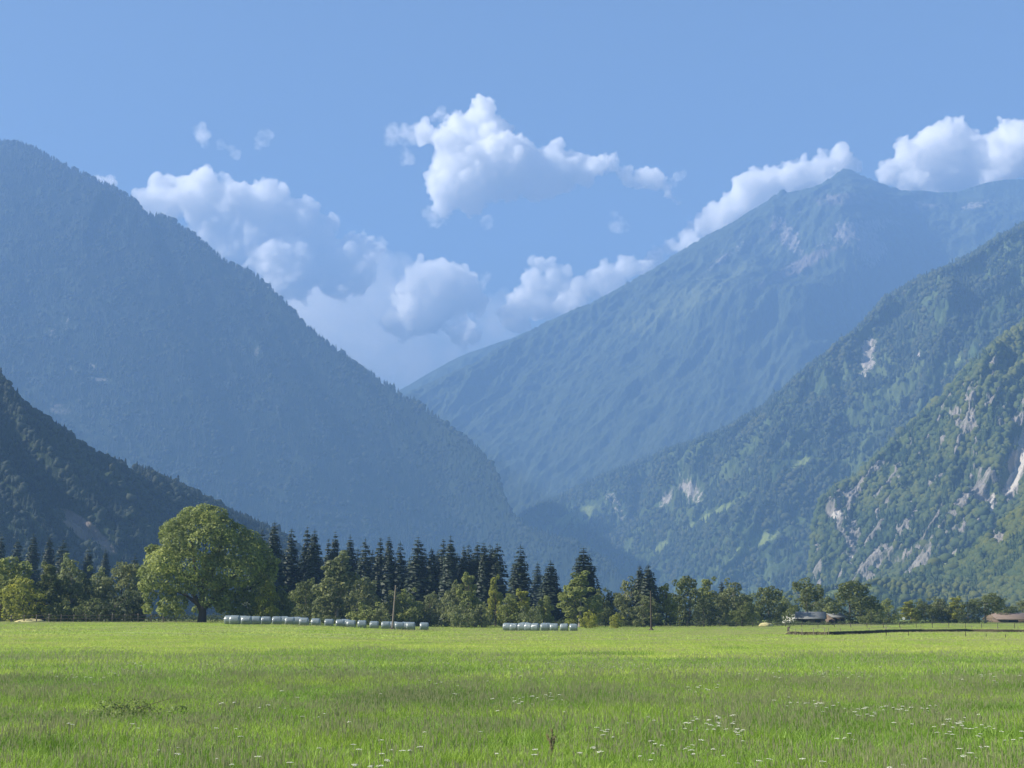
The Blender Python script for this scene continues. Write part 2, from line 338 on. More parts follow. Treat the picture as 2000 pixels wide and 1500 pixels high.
def grade(lo, hi, near, fine, grow):
    out = [0.0]; s_ = fine
    while out[-1] < max(abs(lo), hi):
        out.append(out[-1] + s_)
        if out[-1] > near: s_ *= grow
    return np.array(out)
gx = grade(-3300, 4100, 90, 2.2, 1.12); gx = np.concatenate([-gx[::-1][:-1], gx]); gx = np.clip(gx, -3300, 4100); gx = np.unique(gx)
gy = np.unique(np.clip(np.concatenate([[-80, -50, -25], grade(0, 10300, 430, 2.5, 1.10)]), -80, 10300))
GX, GY = np.meshgrid(gx, gy, indexing='ij')
GV = np.stack([GX, GY, zg(GX, GY)], -1)
b = NB('meadow_ground'); P = b.pos()
g1 = b.noise(P, 0.09, 5, 0.6); g2 = b.noise(P, 1.3, 6, 0.7)
gc = b.mix(b.ramp(g1, [(0.35, 0), (0.65, 1)]), (0.20, 0.27, 0.06), (0.30, 0.34, 0.10))
gc = b.mix(b.ramp(g2, [(0.3, 0.0), (0.7, 1.0)]), gc, (0.13, 0.19, 0.045), 'MIX')
b.diffuse(gc, 0.95, b.bump(g2, 1.0, 0.25), spec=0.1)
tag(link('ground', np_mesh('ground', GV.reshape(-1, 3), grid_faces(*GX.shape), 4, b.m, True)), kind='structure')

# ---------------------------------------------------------------- grass
def grass_material(name, cols, seedcol, tr=0.42):
    b = NB(name); P = b.pos(); t = b.attr('tint'); hd = b.attr('head')
    a = b.noise(b.vmul(P, (.55, 1, 1)), 0.13, 5, 0.62, 0.4); c2 = b.noise(b.vmul(P, (1, 1, 0)), 0.5, 3, 0.6)
    c = b.ramp(b.math('ADD', b.math('MULTIPLY', a, 0.8), b.math('MULTIPLY', c2, 0.25)), [(0.36, cols[0]), (0.50, cols[1]), (0.66, cols[2])])
    c = b.mix(b.ramp(t, [(0.0, 0.0), (1.0, 1.0)]), b.mix(1.0, c, (0.62, 0.66, 0.6), 'MULTIPLY'), b.mix(1.0, c, (1.4, 1.3, 1.15), 'MULTIPLY'))
    c = b.mix(hd, c, seedcol)
    return b.diffuse(c, 0.55, spec=0.3, translucent=tr)
def blade_patch(rng, n, size, hmin, hmax, width, seeds=0.15, segs=2):
    """numpy patch of bent blades, some with seed heads; returns verts, tris, tint, head"""
    r = rng.random(n); x = rng.uniform(-size / 2, size / 2, n); y = rng.uniform(-size / 2, size / 2, n)
    x += rng.normal(0, size * .08, n); y += rng.normal(0, size * .08, n)
    ht = rng.uniform(hmin, hmax, n) * (0.75 + 0.5 * fbm(x / size * 2.5, y / size * 2.5, 0.5, 2, 5)); a = rng.uniform(0, 6.283, n); lean = rng.uniform(.1, .75, n) * ht
    la = rng.uniform(0, 6.283, n); tint = rng.random(n); w = width * rng.uniform(.6, 1.3, n)
    V, T, Tn, Hd = [], [], [], []; off = 0
    ts = np.linspace(0, 1, segs + 1)
    for k in range(n):
        bx, by = math.cos(a[k]) * w[k] / 2, math.sin(a[k]) * w[k] / 2
        isseed = rng.random() < seeds
        for t in ts:
            cx = x[k] + math.cos(la[k]) * lean[k] * t * t; cy = y[k] + math.sin(la[k]) * lean[k] * t * t; cz = ht[k] * (1.25 if isseed else 1.0) * (t - .18 * t * t)
            ww = (1 - t * .85) * (0.45 if isseed else 1)
            V.append((cx - bx * ww, cy - by * ww, cz)); V.append((cx + bx * ww, cy + by * ww, cz)); Tn += [tint[k]] * 2; Hd += [0.0] * 2
        for q in range(segs):
            i = off + 2 * q; T.append((i, i + 1, i + 3)); T.append((i, i + 3, i + 2))
        off += 2 * (segs + 1)
        if isseed:
            hl = hmax * .22; hw = w[k] * 1.5
            for (px, py) in ((bx, by), (-by, bx)):
                sx, sy = px / w[k] * 2 * hw * .5, py / w[k] * 2 * hw * .5
                V += [(cx, cy, cz - hl * .3), (cx + sx, cy + sy, cz + hl * .25), (cx, cy, cz + hl * .8), (cx - sx, cy - sy, cz + hl * .25)]
                T += [(off, off + 1, off + 2), (off, off + 2, off + 3)]; off += 4; Tn += [tint[k]] * 4; Hd += [1.0] * 4
    return np.array(V), np.array(T), np.array(Tn), np.array(Hd)
def instancer_group():
    """one mesh holds prototype patches (pid 0..K-1) and loose points (pid -1); every point receives a patch"""
    g = bpy.data.node_groups.new('scatter_on_loose_points', 'GeometryNodeTree')
    g.interface.new_socket('Geometry', in_out='INPUT', socket_type='NodeSocketGeometry'); g.interface.new_socket('Geometry', in_out='OUTPUT', socket_type='NodeSocketGeometry')
    N = g.nodes; Lk = g.links.new
    gi = N.new('NodeGroupInput'); go = N.new('NodeGroupOutput')
    def nattr(name, typ='INT'):
        x = N.new('GeometryNodeInputNamedAttribute'); x.data_type = typ; x.inputs[0].default_value = name; return x.outputs[0]
    def cmp(a, val):
        x = N.new('FunctionNodeCompare'); x.data_type = 'INT'; x.operation = 'EQUAL'
        ins = [s for s in x.inputs if s.enabled and s.type == 'INT']; Lk(a, ins[0]); ins[1].default_value = val; return x.outputs[0]
    pid = nattr('pid'); jn = N.new('GeometryNodeGeometryToInstance')
    seps = []
    for k in range(K_PROTO):
        sp = N.new('GeometryNodeSeparateGeometry'); sp.domain = 'POINT'; Lk(gi.outputs[0], sp.inputs[0]); Lk(cmp(pid, k), sp.inputs[1]); seps.append(sp.outputs[0])
    for s_ in reversed(seps): Lk(s_, jn.inputs[0])
    sp = N.new('GeometryNodeSeparateGeometry'); sp.domain = 'POINT'; Lk(gi.outputs[0], sp.inputs[0]); Lk(cmp(pid, -1), sp.inputs[1])
    iop = N.new('GeometryNodeInstanceOnPoints'); Lk(sp.outputs[0], iop.inputs['Points']); Lk(jn.outputs[0], iop.inputs['Instance'])
    iop.inputs['Pick Instance'].default_value = True; Lk(nattr('which'), iop.inputs['Instance Index'])
    Lk(nattr('turn', 'FLOAT_VECTOR'), iop.inputs['Rotation']); Lk(nattr('size', 'FLOAT_VECTOR'), iop.inputs['Scale'])
    Lk(iop.outputs[0], go.inputs[0]); return g
K_PROTO = 4
SCATTER = instancer_group()
def scatter_object(name, protos, pts, rot, scl, mat, extra=('tint', 'head'), seed=0):
    rng = np.random.default_rng(seed); V, T, A, B, pid = [], [], [], [], []; off = 0
    for k, (v, t, a, h) in enumerate(protos):
        V.append(v); T.append(t + off); A.append(a); B.append(h); pid.append(np.full(len(v), k)); off += len(v)
    n = len(pts); V.append(pts); A.append(np.zeros(n)); B.append(np.zeros(n)); pid.append(np.full(n, -1))
    tot = off + n
    turn = np.zeros((tot, 3)); turn[off:] = rot; size = np.ones((tot, 3)); size[off:] = scl
    which = np.zeros(tot, int); which[off:] = rng.integers(0, len(protos), n)
    me = np_mesh(name, np.concatenate(V), np.concatenate(T), 3, mat, False, {'tint': ('FLOAT', np.concatenate(A)), 'head': ('FLOAT', np.concatenate(B)),
        'pid': ('INT', np.concatenate(pid)), 'which': ('INT', which), 'turn': ('FLOAT_VECTOR', turn), 'size': ('FLOAT_VECTOR', size)})
    o = link(name, me); m = o.modifiers.new('scatter', 'NODES'); m.node_group = SCATTER
    return tag(o, kind='stuff')
def zone(rng, y0, y1, step, jitter=.5):
    ys = np.arange(y0, y1, step); P = []
    for y in ys:
        xs = np.arange(-0.395 * y - 20, 0.395 * y + 20, step); P.append(np.stack([xs, np.full(len(xs), y)], -1))
    P = np.concatenate(P); P += rng.uniform(-jitter, jitter, P.shape) * step
    return np.stack([P[:, 0], P[:, 1], zg(P[:, 0], P[:, 1]) - .02], -1)
rng = np.random.default_rng(11)
GM_tall = grass_material('tall_grass', [(0.075, 0.14, 0.025), (0.145, 0.26, 0.04), (0.25, 0.36, 0.06)], (0.26, 0.28, 0.15))
GM_mid = grass_material('tall_grass_lightened', [(0.11, 0.19, 0.035), (0.19, 0.31, 0.055), (0.30, 0.40, 0.08)], (0.30, 0.32, 0.18))  # same tall grass; brightness put into the colour to offset grazing-angle darkening
GM_mown = grass_material('short_grass', [(0.24, 0.36, 0.06), (0.31, 0.43, 0.08), (0.40, 0.47, 0.12)], (0.40, 0.38, 0.22))
near_p = [blade_patch(rng, 480, 1.25, .16 + .04 * k, .36 + .06 * k, .011, (.0, .03, .08, .2)[k]) for k in range(4)]
mid_p = [blade_patch(rng, 520, 2.6, .18 + .03 * k, .40 + .05 * k, .024, (.0, .0, .02, .06)[k]) for k in range(4)]
far_p = [blade_patch(rng, 700, 7.0, .10, .20 + .03 * k, .06, (.0, .0, .1, .2)[k]) for k in range(4)]
def put(name, protos, pts, mat, seed, hvar=.35, hs=1.0):
    r = np.random.default_rng(seed); n = len(pts)
    rot = np.zeros((n, 3)); rot[:, 2] = r.uniform(0, 6.283, n)
    hn = fbm(pts[:, 0] / 3.5, pts[:, 1] / 3.5, 0, 3, seed) * hvar + fbm(pts[:, 0] / 13., pts[:, 1] / 13., 0, 2, seed + 1) * hvar
    s = r.uniform(.9, 1.15, (n, 1)) * np.ones((n, 3)); s[:, 2] *= np.clip(1 + hn * 1.6, .45, 1.8) * hs
    return scatter_object(name, protos, pts, rot, s, mat, seed=seed)
put('tall_grass', near_p, zone(rng, 8, 56, .92), GM_tall, 1)
def edge(P, side):
    e = 92 + 42 * fbm(P[:, 0] / 22., P[:, 1] / 9., 0, 4, 91)
    return P[(P[:, 1] < e) if side < 0 else (P[:, 1] > e - 2)]
put('tall_grass', mid_p, edge(zone(rng, 55, 125, 1.5), -1), GM_mid, 2)
put('short_grass', mid_p, edge(zone(rng, 70, 150, 1.9), 1), GM_mown, 3, .25, .55)
put('short_grass', far_p, zone(rng, 148, 400, 4.6), GM_mown, 4, .2, .8)
# ---------------------------------------------------------------- woods on the slopes (uncountable: one mesh per slope)
def foliage_material(name, base, var=0.5, tr=0.25, attr=True, nscale=0.0):
    b = NB(name)
    t = b.attr('tint')
    warm = (base[0] * 1.75, base[1] * 1.35, base[2] * 0.9); cool = (base[0] * 0.5, base[1] * 0.62, base[2] * 0.85)
    c = b.ramp(t, [(0.0, cool), (0.5, base), (1.0, warm)])
    return b.diffuse(c, 0.8, spec=0.15, translucent=tr)
def proto_conifer(rng, sides=7, tiers=4, w=0.19):
    vs, fs = [], []
    for k in range(tiers):
        z0 = 0.12 + 0.86 * k / tiers; z1 = min(1.0, z0 + 1.5 / tiers); r = w * (1 - k / tiers) ** 0.8 * (1 + .2 * rng.uniform(-1, 1)) + .02
        i0 = len(vs)
        for s_ in range(sides):
            a = 6.283 * (s_ + rng.uniform(-.3, .3)) / sides; rr = r * rng.uniform(.65, 1.25)
            vs.append((rr * math.cos(a), rr * math.sin(a), z0 + rng.uniform(-.03, .03)))
        vs.append((rng.uniform(-.01, .01), rng.uniform(-.01, .01), z1))
        for s_ in range(sides): fs.append((i0 + s_, i0 + (s_ + 1) % sides, i0 + sides))
    return np.array(vs), np.array(fs)
def ico(sub):
    bm = bmesh.new(); bmesh.ops.create_icosphere(bm, subdivisions=sub, radius=1.0)
    v = np.array([x.co[:] for x in bm.verts]); f = np.array([[q.index for q in p.verts] for p in bm.faces]); bm.free(); return v, f
ICO1, ICO2, ICO3 = ico(1), ico(2), ico(3)
def proto_round(seed, sub=2, w=0.36):
    v, f = ICO2 if sub == 2 else ICO1
    n = fbm(v[:, 0] * 1.3 + seed * 5, v[:, 1] * 1.3, v[:, 2] * 1.3, 3, seed, .7)
    r = 1 + n * 0.75
    v = v * r[:, None]
    return np.stack([v[:, 0] * w, v[:, 1] * w, 0.52 + v[:, 2] * 0.46], -1), f
def scatter_wood(name, D, mat, n, hmin, hmax, conifer=0.7, seed=1, ridge=0, rock_max=0.35, umax=2030, vmax=1215, clump=0.0, sub=1, tvar=1.0):
    rng = np.random.default_rng(seed); r2 = random.Random(seed)
    V = D['V']; nu, nv = V.shape[:2]
    c = (V[:-1, :-1] + V[1:, 1:] + V[1:, :-1] + V[:-1, 1:]) / 4
    e1 = V[1:, :-1] - V[:-1, :-1]; e2 = V[:-1, 1:] - V[:-1, :-1]
    nrm = np.cross(e1, e2); area = np.linalg.norm(nrm, axis=-1); nrm = nrm / (area[..., None] + 1e-6)
    nrm = np.where(nrm[..., 2:3] < 0, -nrm, nrm)
    view = -(c - np.array([0, 0, CAMZ])); view /= np.linalg.norm(view, axis=-1)[..., None]
    pu, pv = project(c[..., 0], c[..., 1], c[..., 2])
    rk = D['rock'][:-1, :-1]; md = D['mead'][:-1, :-1]; sc = D['scree'][:-1, :-1]
    ok = (pu > -30) & (pu < umax) & (pv < vmax) & ((nrm * view).sum(-1) > -0.25) & (c[..., 2] > 0)
    noise = fbm(c[..., 0] / 130, c[..., 1] / 130, c[..., 2] / 130, 3, seed + 3)
    wgt = area * ok * np.clip(1.15 - np.maximum(rk / rock_max, 0) ** 2, 0.02, 1) * np.clip(1.1 - np.maximum(md, sc) * 1.9, 0.01, 1) * np.clip(1 + clump * noise * 3, 0.02, 3)
    p = wgt.ravel() / wgt.sum()
    idx = rng.choice(p.size, n, p=p)
    i, j = np.unravel_index(idx, c.shape[:2])
    a, b_ = rng.random(n)[:, None], rng.random(n)[:, None]
    P = V[i, j] * (1 - a) * (1 - b_) + V[i + 1, j] * a * (1 - b_) + V[i, j + 1] * (1 - a) * b_ + V[i + 1, j + 1] * a * b_
    hs = rng.uniform(hmin, hmax, n) * np.where(rng.random(n) < .08, 1.25, 1)
    if ridge:
        k = int(np.argmin(np.abs(D['T'][0]))); rg = V[:, k]
        uu, _ = project(rg[:, 0], rg[:, 1], rg[:, 2]); good = np.where((uu[:-1] > -20) & (uu[:-1] < umax) & (rg[:-1, 2] > 5))[0]
        gaps = np.clip(fbm(uu[good] / 25., 0, seed, 3, seed) * 2.2 + .75, .04, 1.6)
        q = rng.choice(good, ridge, p=gaps / gaps.sum()); t = rng.random(ridge)[:, None]
        P2 = rg[q] * (1 - t) + rg[q + 1] * t; P = np.concatenate([P, P2]); hs = np.concatenate([hs, rng.uniform(hmin * .5, hmax * 1.1, ridge) * np.where(rng.random(ridge) < .12, 1.35, 1)])
    N = len(P)
    protos = [proto_conifer(r2, 6, 3 if sub == 1 else 5, r2.uniform(.15, .23)) for _ in range(5)] + [proto_round(seed + k, sub, .34 + .05 * k) for k in range(4)]
    isr = rng.random(N) > conifer
    # kinds of tree come in stands, not mixed evenly
    st = fbm(P[:, 0] / 90, P[:, 1] / 90, P[:, 2] / 90, 3, seed + 11); isr = (st + rng.normal(0, .25, N)) > np.quantile(st, conifer)
    kind = np.where(isr, 5 + rng.integers(0, 4, N), rng.integers(0, 5, N))
    tint = np.clip(np.where(isr, .62, .22) + rng.normal(0, .13, N) + fbm(P[:, 0] / 210., P[:, 1] / 210., P[:, 2] / 120., 4, seed + 70) * .8 * tvar + noise.ravel()[np.minimum(np.concatenate([idx, np.zeros(N - len(idx), int)]), noise.size - 1)] * .35 * tvar, 0, 1)
    vs, fs, ts = [], [], []; off = 0
    for k, (pv_, pf) in enumerate(protos):
        m = np.where(kind == k)[0]
        if not len(m): continue
        ang = rng.uniform(0, 6.283, len(m)); h = hs[m] * (0.8 if k >= 5 else 1.0)
        x = pv_[None, :, 0] * np.cos(ang)[:, None] - pv_[None, :, 1] * np.sin(ang)[:, None]
        y = pv_[None, :, 0] * np.sin(ang)[:, None] + pv_[None, :, 1] * np.cos(ang)[:, None]
        wd = rng.uniform(.8, 1.3, len(m))
        q = np.stack([x * (h * wd)[:, None], y * (h * wd)[:, None], pv_[None, :, 2] * h[:, None] - h[:, None] * .06], -1) + P[m][:, None, :]
        vs.append(q.reshape(-1, 3)); fs.append((pf[None] + (off + np.arange(len(m)) * len(pv_))[:, None, None]).reshape(-1)); off += len(m) * len(pv_)
        ts.append(np.repeat(tint[m], len(pv_)))
    me = np_mesh(name, np.concatenate(vs), np.concatenate(fs), 3, mat, False, {'tint': ('FLOAT', np.concatenate(ts))})
    return tag(link(name, me), kind='stuff')
FM_right = foliage_material('right_wood_leaves', (0.075, 0.105, 0.032))
FM_mid = foliage_material('shoulder_wood_leaves', (0.052, 0.072, 0.036))  # greyed green, part of the shoulder's haze is put into the colour
FM_left = foliage_material('left_wood_needles', (0.018, 0.028, 0.019), tr=.08)  # colour kept very dark so the shade of the left slopes is in it
scatter_wood('hillside_forest', nearrD, FM_right, 15000, 9, 19, .5, 1, 260, clump=.9, sub=2)
scatter_wood('hillside_forest', spurD, FM_right, 5000, 8, 17, .55, 2, 160, clump=.3, sub=2)
scatter_wood('hillside_forest', midD, FM_mid, 30000, 12, 26, .65, 3, 500, clump=1.0, tvar=.7)
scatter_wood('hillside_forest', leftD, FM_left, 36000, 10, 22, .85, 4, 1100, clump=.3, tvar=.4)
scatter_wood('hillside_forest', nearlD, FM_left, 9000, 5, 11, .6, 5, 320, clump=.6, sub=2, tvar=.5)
scatter_wood('hillside_forest', footD, FM_right, 2500, 6, 12, .4, 6, 40, clump=.4, sub=2)
# ---------------------------------------------------------------- trees
def leaf_mat(name, base, tr=0.35):
    b = NB(name); t = b.attr('tint'); oc = b.n('ShaderNodeObjectInfo').outputs['Color']
    c = b.ramp(t, [(0.0, tuple(x * .6 for x in base)), (0.55, base), (1.0, (base[0] * 1.65, base[1] * 1.45, base[2] * 1.1))])
    return b.diffuse(b.mix(1.0, c, oc, 'MULTIPLY'), 0.6, spec=0.25, translucent=tr)
LM = leaf_mat('broad_leaves', (0.135, 0.165, 0.062), .45)
NM = leaf_mat('spruce_needles', (0.034, 0.050, 0.032), 0.15)
b = NB('bark'); BM = b.diffuse(b.mix(b.noise(b.vmul(b.pos(), (3, 3, .6)), 2.0, 4, .7), (0.035, 0.028, 0.022), (0.13, 0.11, 0.09)), .95, spec=.1)
b = NB('pale_bark'); BMp = b.diffuse(b.mix(b.noise(b.vmul(b.pos(), (3, 3, .6)), 2.0, 4, .7), (0.10, 0.09, 0.075), (0.32, 0.29, 0.25)), .95, spec=.1)

def tube_data(path, radii, sides=7):
    V, Q = [], []
    for k, (p, r) in enumerate(zip(path, radii)):
        d = (Vector(path[min(k + 1, len(path) - 1)]) - Vector(path[max(k - 1, 0)])).normalized()
        q = d.to_track_quat('Z', 'Y')
        for s_ in range(sides):
            a = 6.283 * s_ / sides; V.append(Vector(p) + q @ Vector((math.cos(a) * r, math.sin(a) * r, 0)))
    for k in range(len(path) - 1):
        for s_ in range(sides):
            a = k * sides + s_; b2 = k * sides + (s_ + 1) % sides; Q.append((a, b2, b2 + sides, a + sides))
    return V, Q
def tubes_mesh(name, tubes, mat, sides=7):
    V, Q = [], []
    for path, radii in tubes:
        v, q = tube_data(path, radii, sides); o_ = len(V); V += [tuple(x) for x in v]; Q += [tuple(i + o_ for i in f) for f in q]
    return np_mesh(name, V, np.array(Q), 4, mat, True)
def leaves_from_lumps(rng, lumps, n, size, name, mat, tintlean=0.0, droop=0.0):
    """leaf sprays on the shells of many lumps (centre, radii); keeps those not buried inside other lumps"""
    C = np.array([l[0] for l in lumps]); R = np.array([l[1] for l in lumps])
    wt = (R[:, 0] * R[:, 2]) ** .8; wt = wt / wt.sum()
    k = rng.choice(len(C), int(n * 1.5), p=wt)
    d = rng.normal(0, 1, (len(k), 3)); d[:, 2] += .25; d /= np.linalg.norm(d, axis=1)[:, None]
    rad = rng.beta(5, 1.3, len(k))[:, None] * 1.04
    P = C[k] + d * R[k] * rad
    q = ((P[:, None] - C[None]) / R[None]); inside = ((q ** 2).sum(-1) < .55).sum(1)
    keep = (inside == 0) | (rng.random(len(k)) < .10); P, d, k = P[keep][:n], d[keep][:n], k[keep][:n]
    n = len(P)
    nrm = d * .9 + rng.normal(0, .6, (n, 3)); nrm[:, 2] += .5; nrm /= np.linalg.norm(nrm, axis=1)[:, None]
    t = np.cross(nrm, rng.normal(0, 1, (n, 3))); t /= np.linalg.norm(t, axis=1)[:, None]; bt = np.cross(nrm, t)
    s = size * rng.uniform(.5, 1.35, n)[:, None]
    dn = np.array([0, 0, -1.0]) * droop
    vs = np.stack([P - t * s, P + bt * s * .55 + nrm * s * .2, P + t * s + dn * s, P - bt * s * .6 + nrm * s * .12], 1).reshape(-1, 3)
    lt = rng.normal(0, .12, len(C))[k] ; tint = np.clip(.5 + lt + rng.normal(0, .17, n) + tintlean, 0, 1)
    return np_mesh(name, vs, np.arange(4 * n), 4, mat, False, {'tint': ('FLOAT', np.repeat(tint, 4))})
def lump_crown(rng, shape, H, Wd, n1=16, bottom=0.12):
    L = []
    for i in range(n1):
        t = (i + rng.random()) / n1; z = bottom + (1 - bottom) * t
        if shape == 'round': w = math.sin(math.pi * min(1, (t * .86 + .14))) ** .6
        elif shape == 'tall': w = (1 - t) ** .55 * (.55 + .45 * min(1, t * 4))
        elif shape == 'spread': w = math.sin(math.pi * (t * .75 + .22)) ** .8
        elif shape == 'vase': w = (.25 + .75 * math.sin(math.pi * min(1, t * .62 + .2))) if t > .3 else .3
        else: w = math.sin(math.pi * (t * .8 + .12)) ** .5
        a = rng.uniform(0, 6.283); rr = Wd / 2 * w * rng.uniform(.35, .85)
        r = Wd * rng.uniform(.12, .21) * (.6 + .5 * w)
        L.append(((rr * math.cos(a), rr * math.sin(a), H * (bottom * .8 + (z - bottom) * .93) ), (r, r, r * rng.uniform(.7, 1.1))))
        for _ in range(3):
            a2 = a + rng.normal(0, .9); r2 = r * rng.uniform(.4, .65); q = rr + r * .7
            L.append(((q * math.cos(a2) * .95, q * math.sin(a2) * .95, L[-1][0][2] * 1.0 + rng.uniform(-.5, .8) * r), (r2, r2, r2 * .8)))
    mz = max(c[2] + r[2] for c, r in L); k = H / mz
    return [((c[0], c[1], c[2] * k), (r[0], r[1], r[2] * k)) for c, r in L]
def broad_proto(shape, seed, H, Wd, n, size, bottom=.1, n1=16, limbs=7, trunk_r=.02, pale=False, droop=0.0):
    rng = np.random.default_rng(seed); lumps = lump_crown(rng, shape, H, Wd, n1, bottom)
    tr = []; lean = rng.normal(0, .02, 2) * H
    tr.append(([(lean[0] * t * t, lean[1] * t * t, -.3 + H * .85 * t) for t in np.linspace(0, 1, 8)], [H * trunk_r * (1.35 if t == 0 else 1) * (1 - t * .85) + .02 for t in np.linspace(0, 1, 8)]))
    idx = rng.choice(len(lumps), min(limbs, len(lumps)), replace=False)
    for i in idx:
        c = Vector(lumps[i][0]); z0 = max(H * .12, min(c.z * .55, H * .6)); s_ = Vector((0, 0, z0)); m = s_.lerp(c, .5) + Vector((0, 0, -.03 * H))
        tr.append(([tuple(s_), tuple(m), tuple(c)], [H * trunk_r * .5, H * trunk_r * .3, .03]))
    return tubes_mesh('trunk', tr, BMp if pale else BM), leaves_from_lumps(rng, lumps, n, size, 'crown', LM, droop=droop)
def spruce_proto(seed, H, Wd, whorls=48, ragged=.25, bare=.03, power=.58):
    rng = np.random.default_rng(seed); V, tint = [], []
    def tri4(a, b_, c, d, t): V.extend([a, b_, c, d]); tint.extend([t] * 4)
    for k in range(whorls):
        t = (k + .5 * rng.random()) / whorls; z = H * (bare + (1 - bare) * t); L = Wd / 2 * ((1 - t) ** power * .9 + .07) * (0.75 + .35 * math.sin(k * 1.7) ** 2)
        nb = int(12 if t < .8 else 8)
        for q in range(nb):
            a = 6.283 * (q + rng.random()) / nb; l = L * rng.uniform(1 - ragged * 1.6, 1 + ragged * .7); dr = rng.uniform(.12, .38) * l * (1 - .6 * t)
            ca, sa = math.cos(a), math.sin(a); w = max(.2, l * .28); tt = float(np.clip(.45 + rng.normal(0, .2), 0, 1))
            tri4((0, 0, z + .02 * H * .2), (ca * l * .55 - sa * w, sa * l * .55 + ca * w, z - dr * .5 - w * .35), (ca * l, sa * l, z - dr * .75), (ca * l * .55 + sa * w, sa * l * .55 - ca * w, z - dr * .5 - w * .35), tt)
            if l > .8:
                for m in (.45, .75):
                    e = rng.uniform(-.5, .5); tri4((ca * l * m, sa * l * m, z - dr * m), (ca * l * m - sa * w * .8, sa * l * m + ca * w * .8, z - dr * m - w * .9), (ca * l * (m + .18), sa * l * (m + .18), z - dr * m - w * 1.2), (ca * l * m + sa * w * .8, sa * l * m - ca * w * .8, z - dr * m - w * .8), float(np.clip(tt + e * .3, 0, 1)))
    V.extend([(-.09, 0, H * .97), (.09, 0, H * .97), (.02, .02, H * 1.015), (-.02, 0, H * 1.015)]); tint.extend([.4] * 4)
    me = np_mesh('crown', V, np.arange(len(V)), 4, NM, False, {'tint': ('FLOAT', tint)})
    return tubes_mesh('trunk', [([(0, 0, -.4), (0, 0, H * .3), (0, 0, H * .97)], [H * .015, H * .011, .03])], BM), me
PROTO = {}
def add_broad(k, *a, **kw): PROTO[k] = (broad_proto(*a, **kw), a[2], a[3])
def add_spruce(k, seed, H, Wd, **kw): PROTO[k] = (spruce_proto(seed, H, Wd, **kw), H, Wd)
add_broad('round1', 'round', 1, 10, 9, 3600, .30, bottom=.06)
add_broad('round2', 'round', 2, 10, 10, 3600, .30, bottom=.04, n1=20)
add_broad('round3', 'spread', 3, 10, 10, 3400, .30, bottom=.12, n1=14)
add_broad('tall1', 'tall', 4, 14, 8, 4200, .32, bottom=.04, n1=20, pale=True)
add_broad('tall2', 'tall', 5, 12, 7.5, 3800, .30, bottom=.06, n1=18)
add_broad('willow1', 'wild', 6, 11, 8, 4200, .28, bottom=.04, n1=24, droop=.8, pale=True)
add_broad('willow2', 'wild', 7, 11, 7, 3800, .28, bottom=.03, n1=20, droop=.8)
add_broad('vase1', 'vase', 8, 11, 8, 2400, .30, bottom=.45, n1=13, limbs=10, pale=True)
add_broad('bush1', 'round', 9, 4, 5.5, 1500, .20, bottom=.02, n1=12, limbs=3)
add_broad('bush2', 'spread', 10, 3.5, 5, 1400, .20, bottom=.02, n1=10, limbs=3)
add_spruce('spruce1', 1, 24, 8.0); add_spruce('spruce2', 2, 24, 7.2, whorls=42, ragged=.35); add_spruce('spruce3', 3, 24, 9.0, whorls=50, power=.68)
add_spruce('spruce4', 4, 24, 7.0, ragged=.45, whorls=44, power=.5); add_spruce('spruce5', 5, 18, 8.5, whorls=44, ragged=.25)
FIRST = {}
def place_tree(kind, name, u, vtop, wpx, Y, label, cat, group, vbase=None, color=(1, 1, 1), lean=0.0):
    (tm, cm), H0, W0 = PROTO[kind]
    top = at(u, vtop, Y); x = top.x; z = zg1(x, Y); H = top.z - z; Wm = wpx / F * Y
    r = random.Random(int(u * 7 + vtop))
    o = empty(name, (x, Y, z), r.uniform(0, 6.28)); sx = Wm / W0; o.scale = (sx, sx, H / H0); o.rotation_euler.x = lean
    for nm, me in (('trunk', tm), ('crown', cm)):
        c = FIRST.get((kind, nm))
        if c is None: c = link(nm, me, o); FIRST[(kind, nm)] = c
        else: c = c.copy(); COL.objects.link(c); c.parent = o
        if nm == 'crown': c.color = (*color, 1)
    return tag(o, label, cat, group)
OL = (1.0, 1.0, .9); PALE = (1.25, 1.25, 1.45); YEL = (1.9, 1.7, .8); DK = (.45, .5, .6); LT = (1.55, 1.5, 1.2); GRY = (1.25, 1.2, 1.35)  # leaf tints
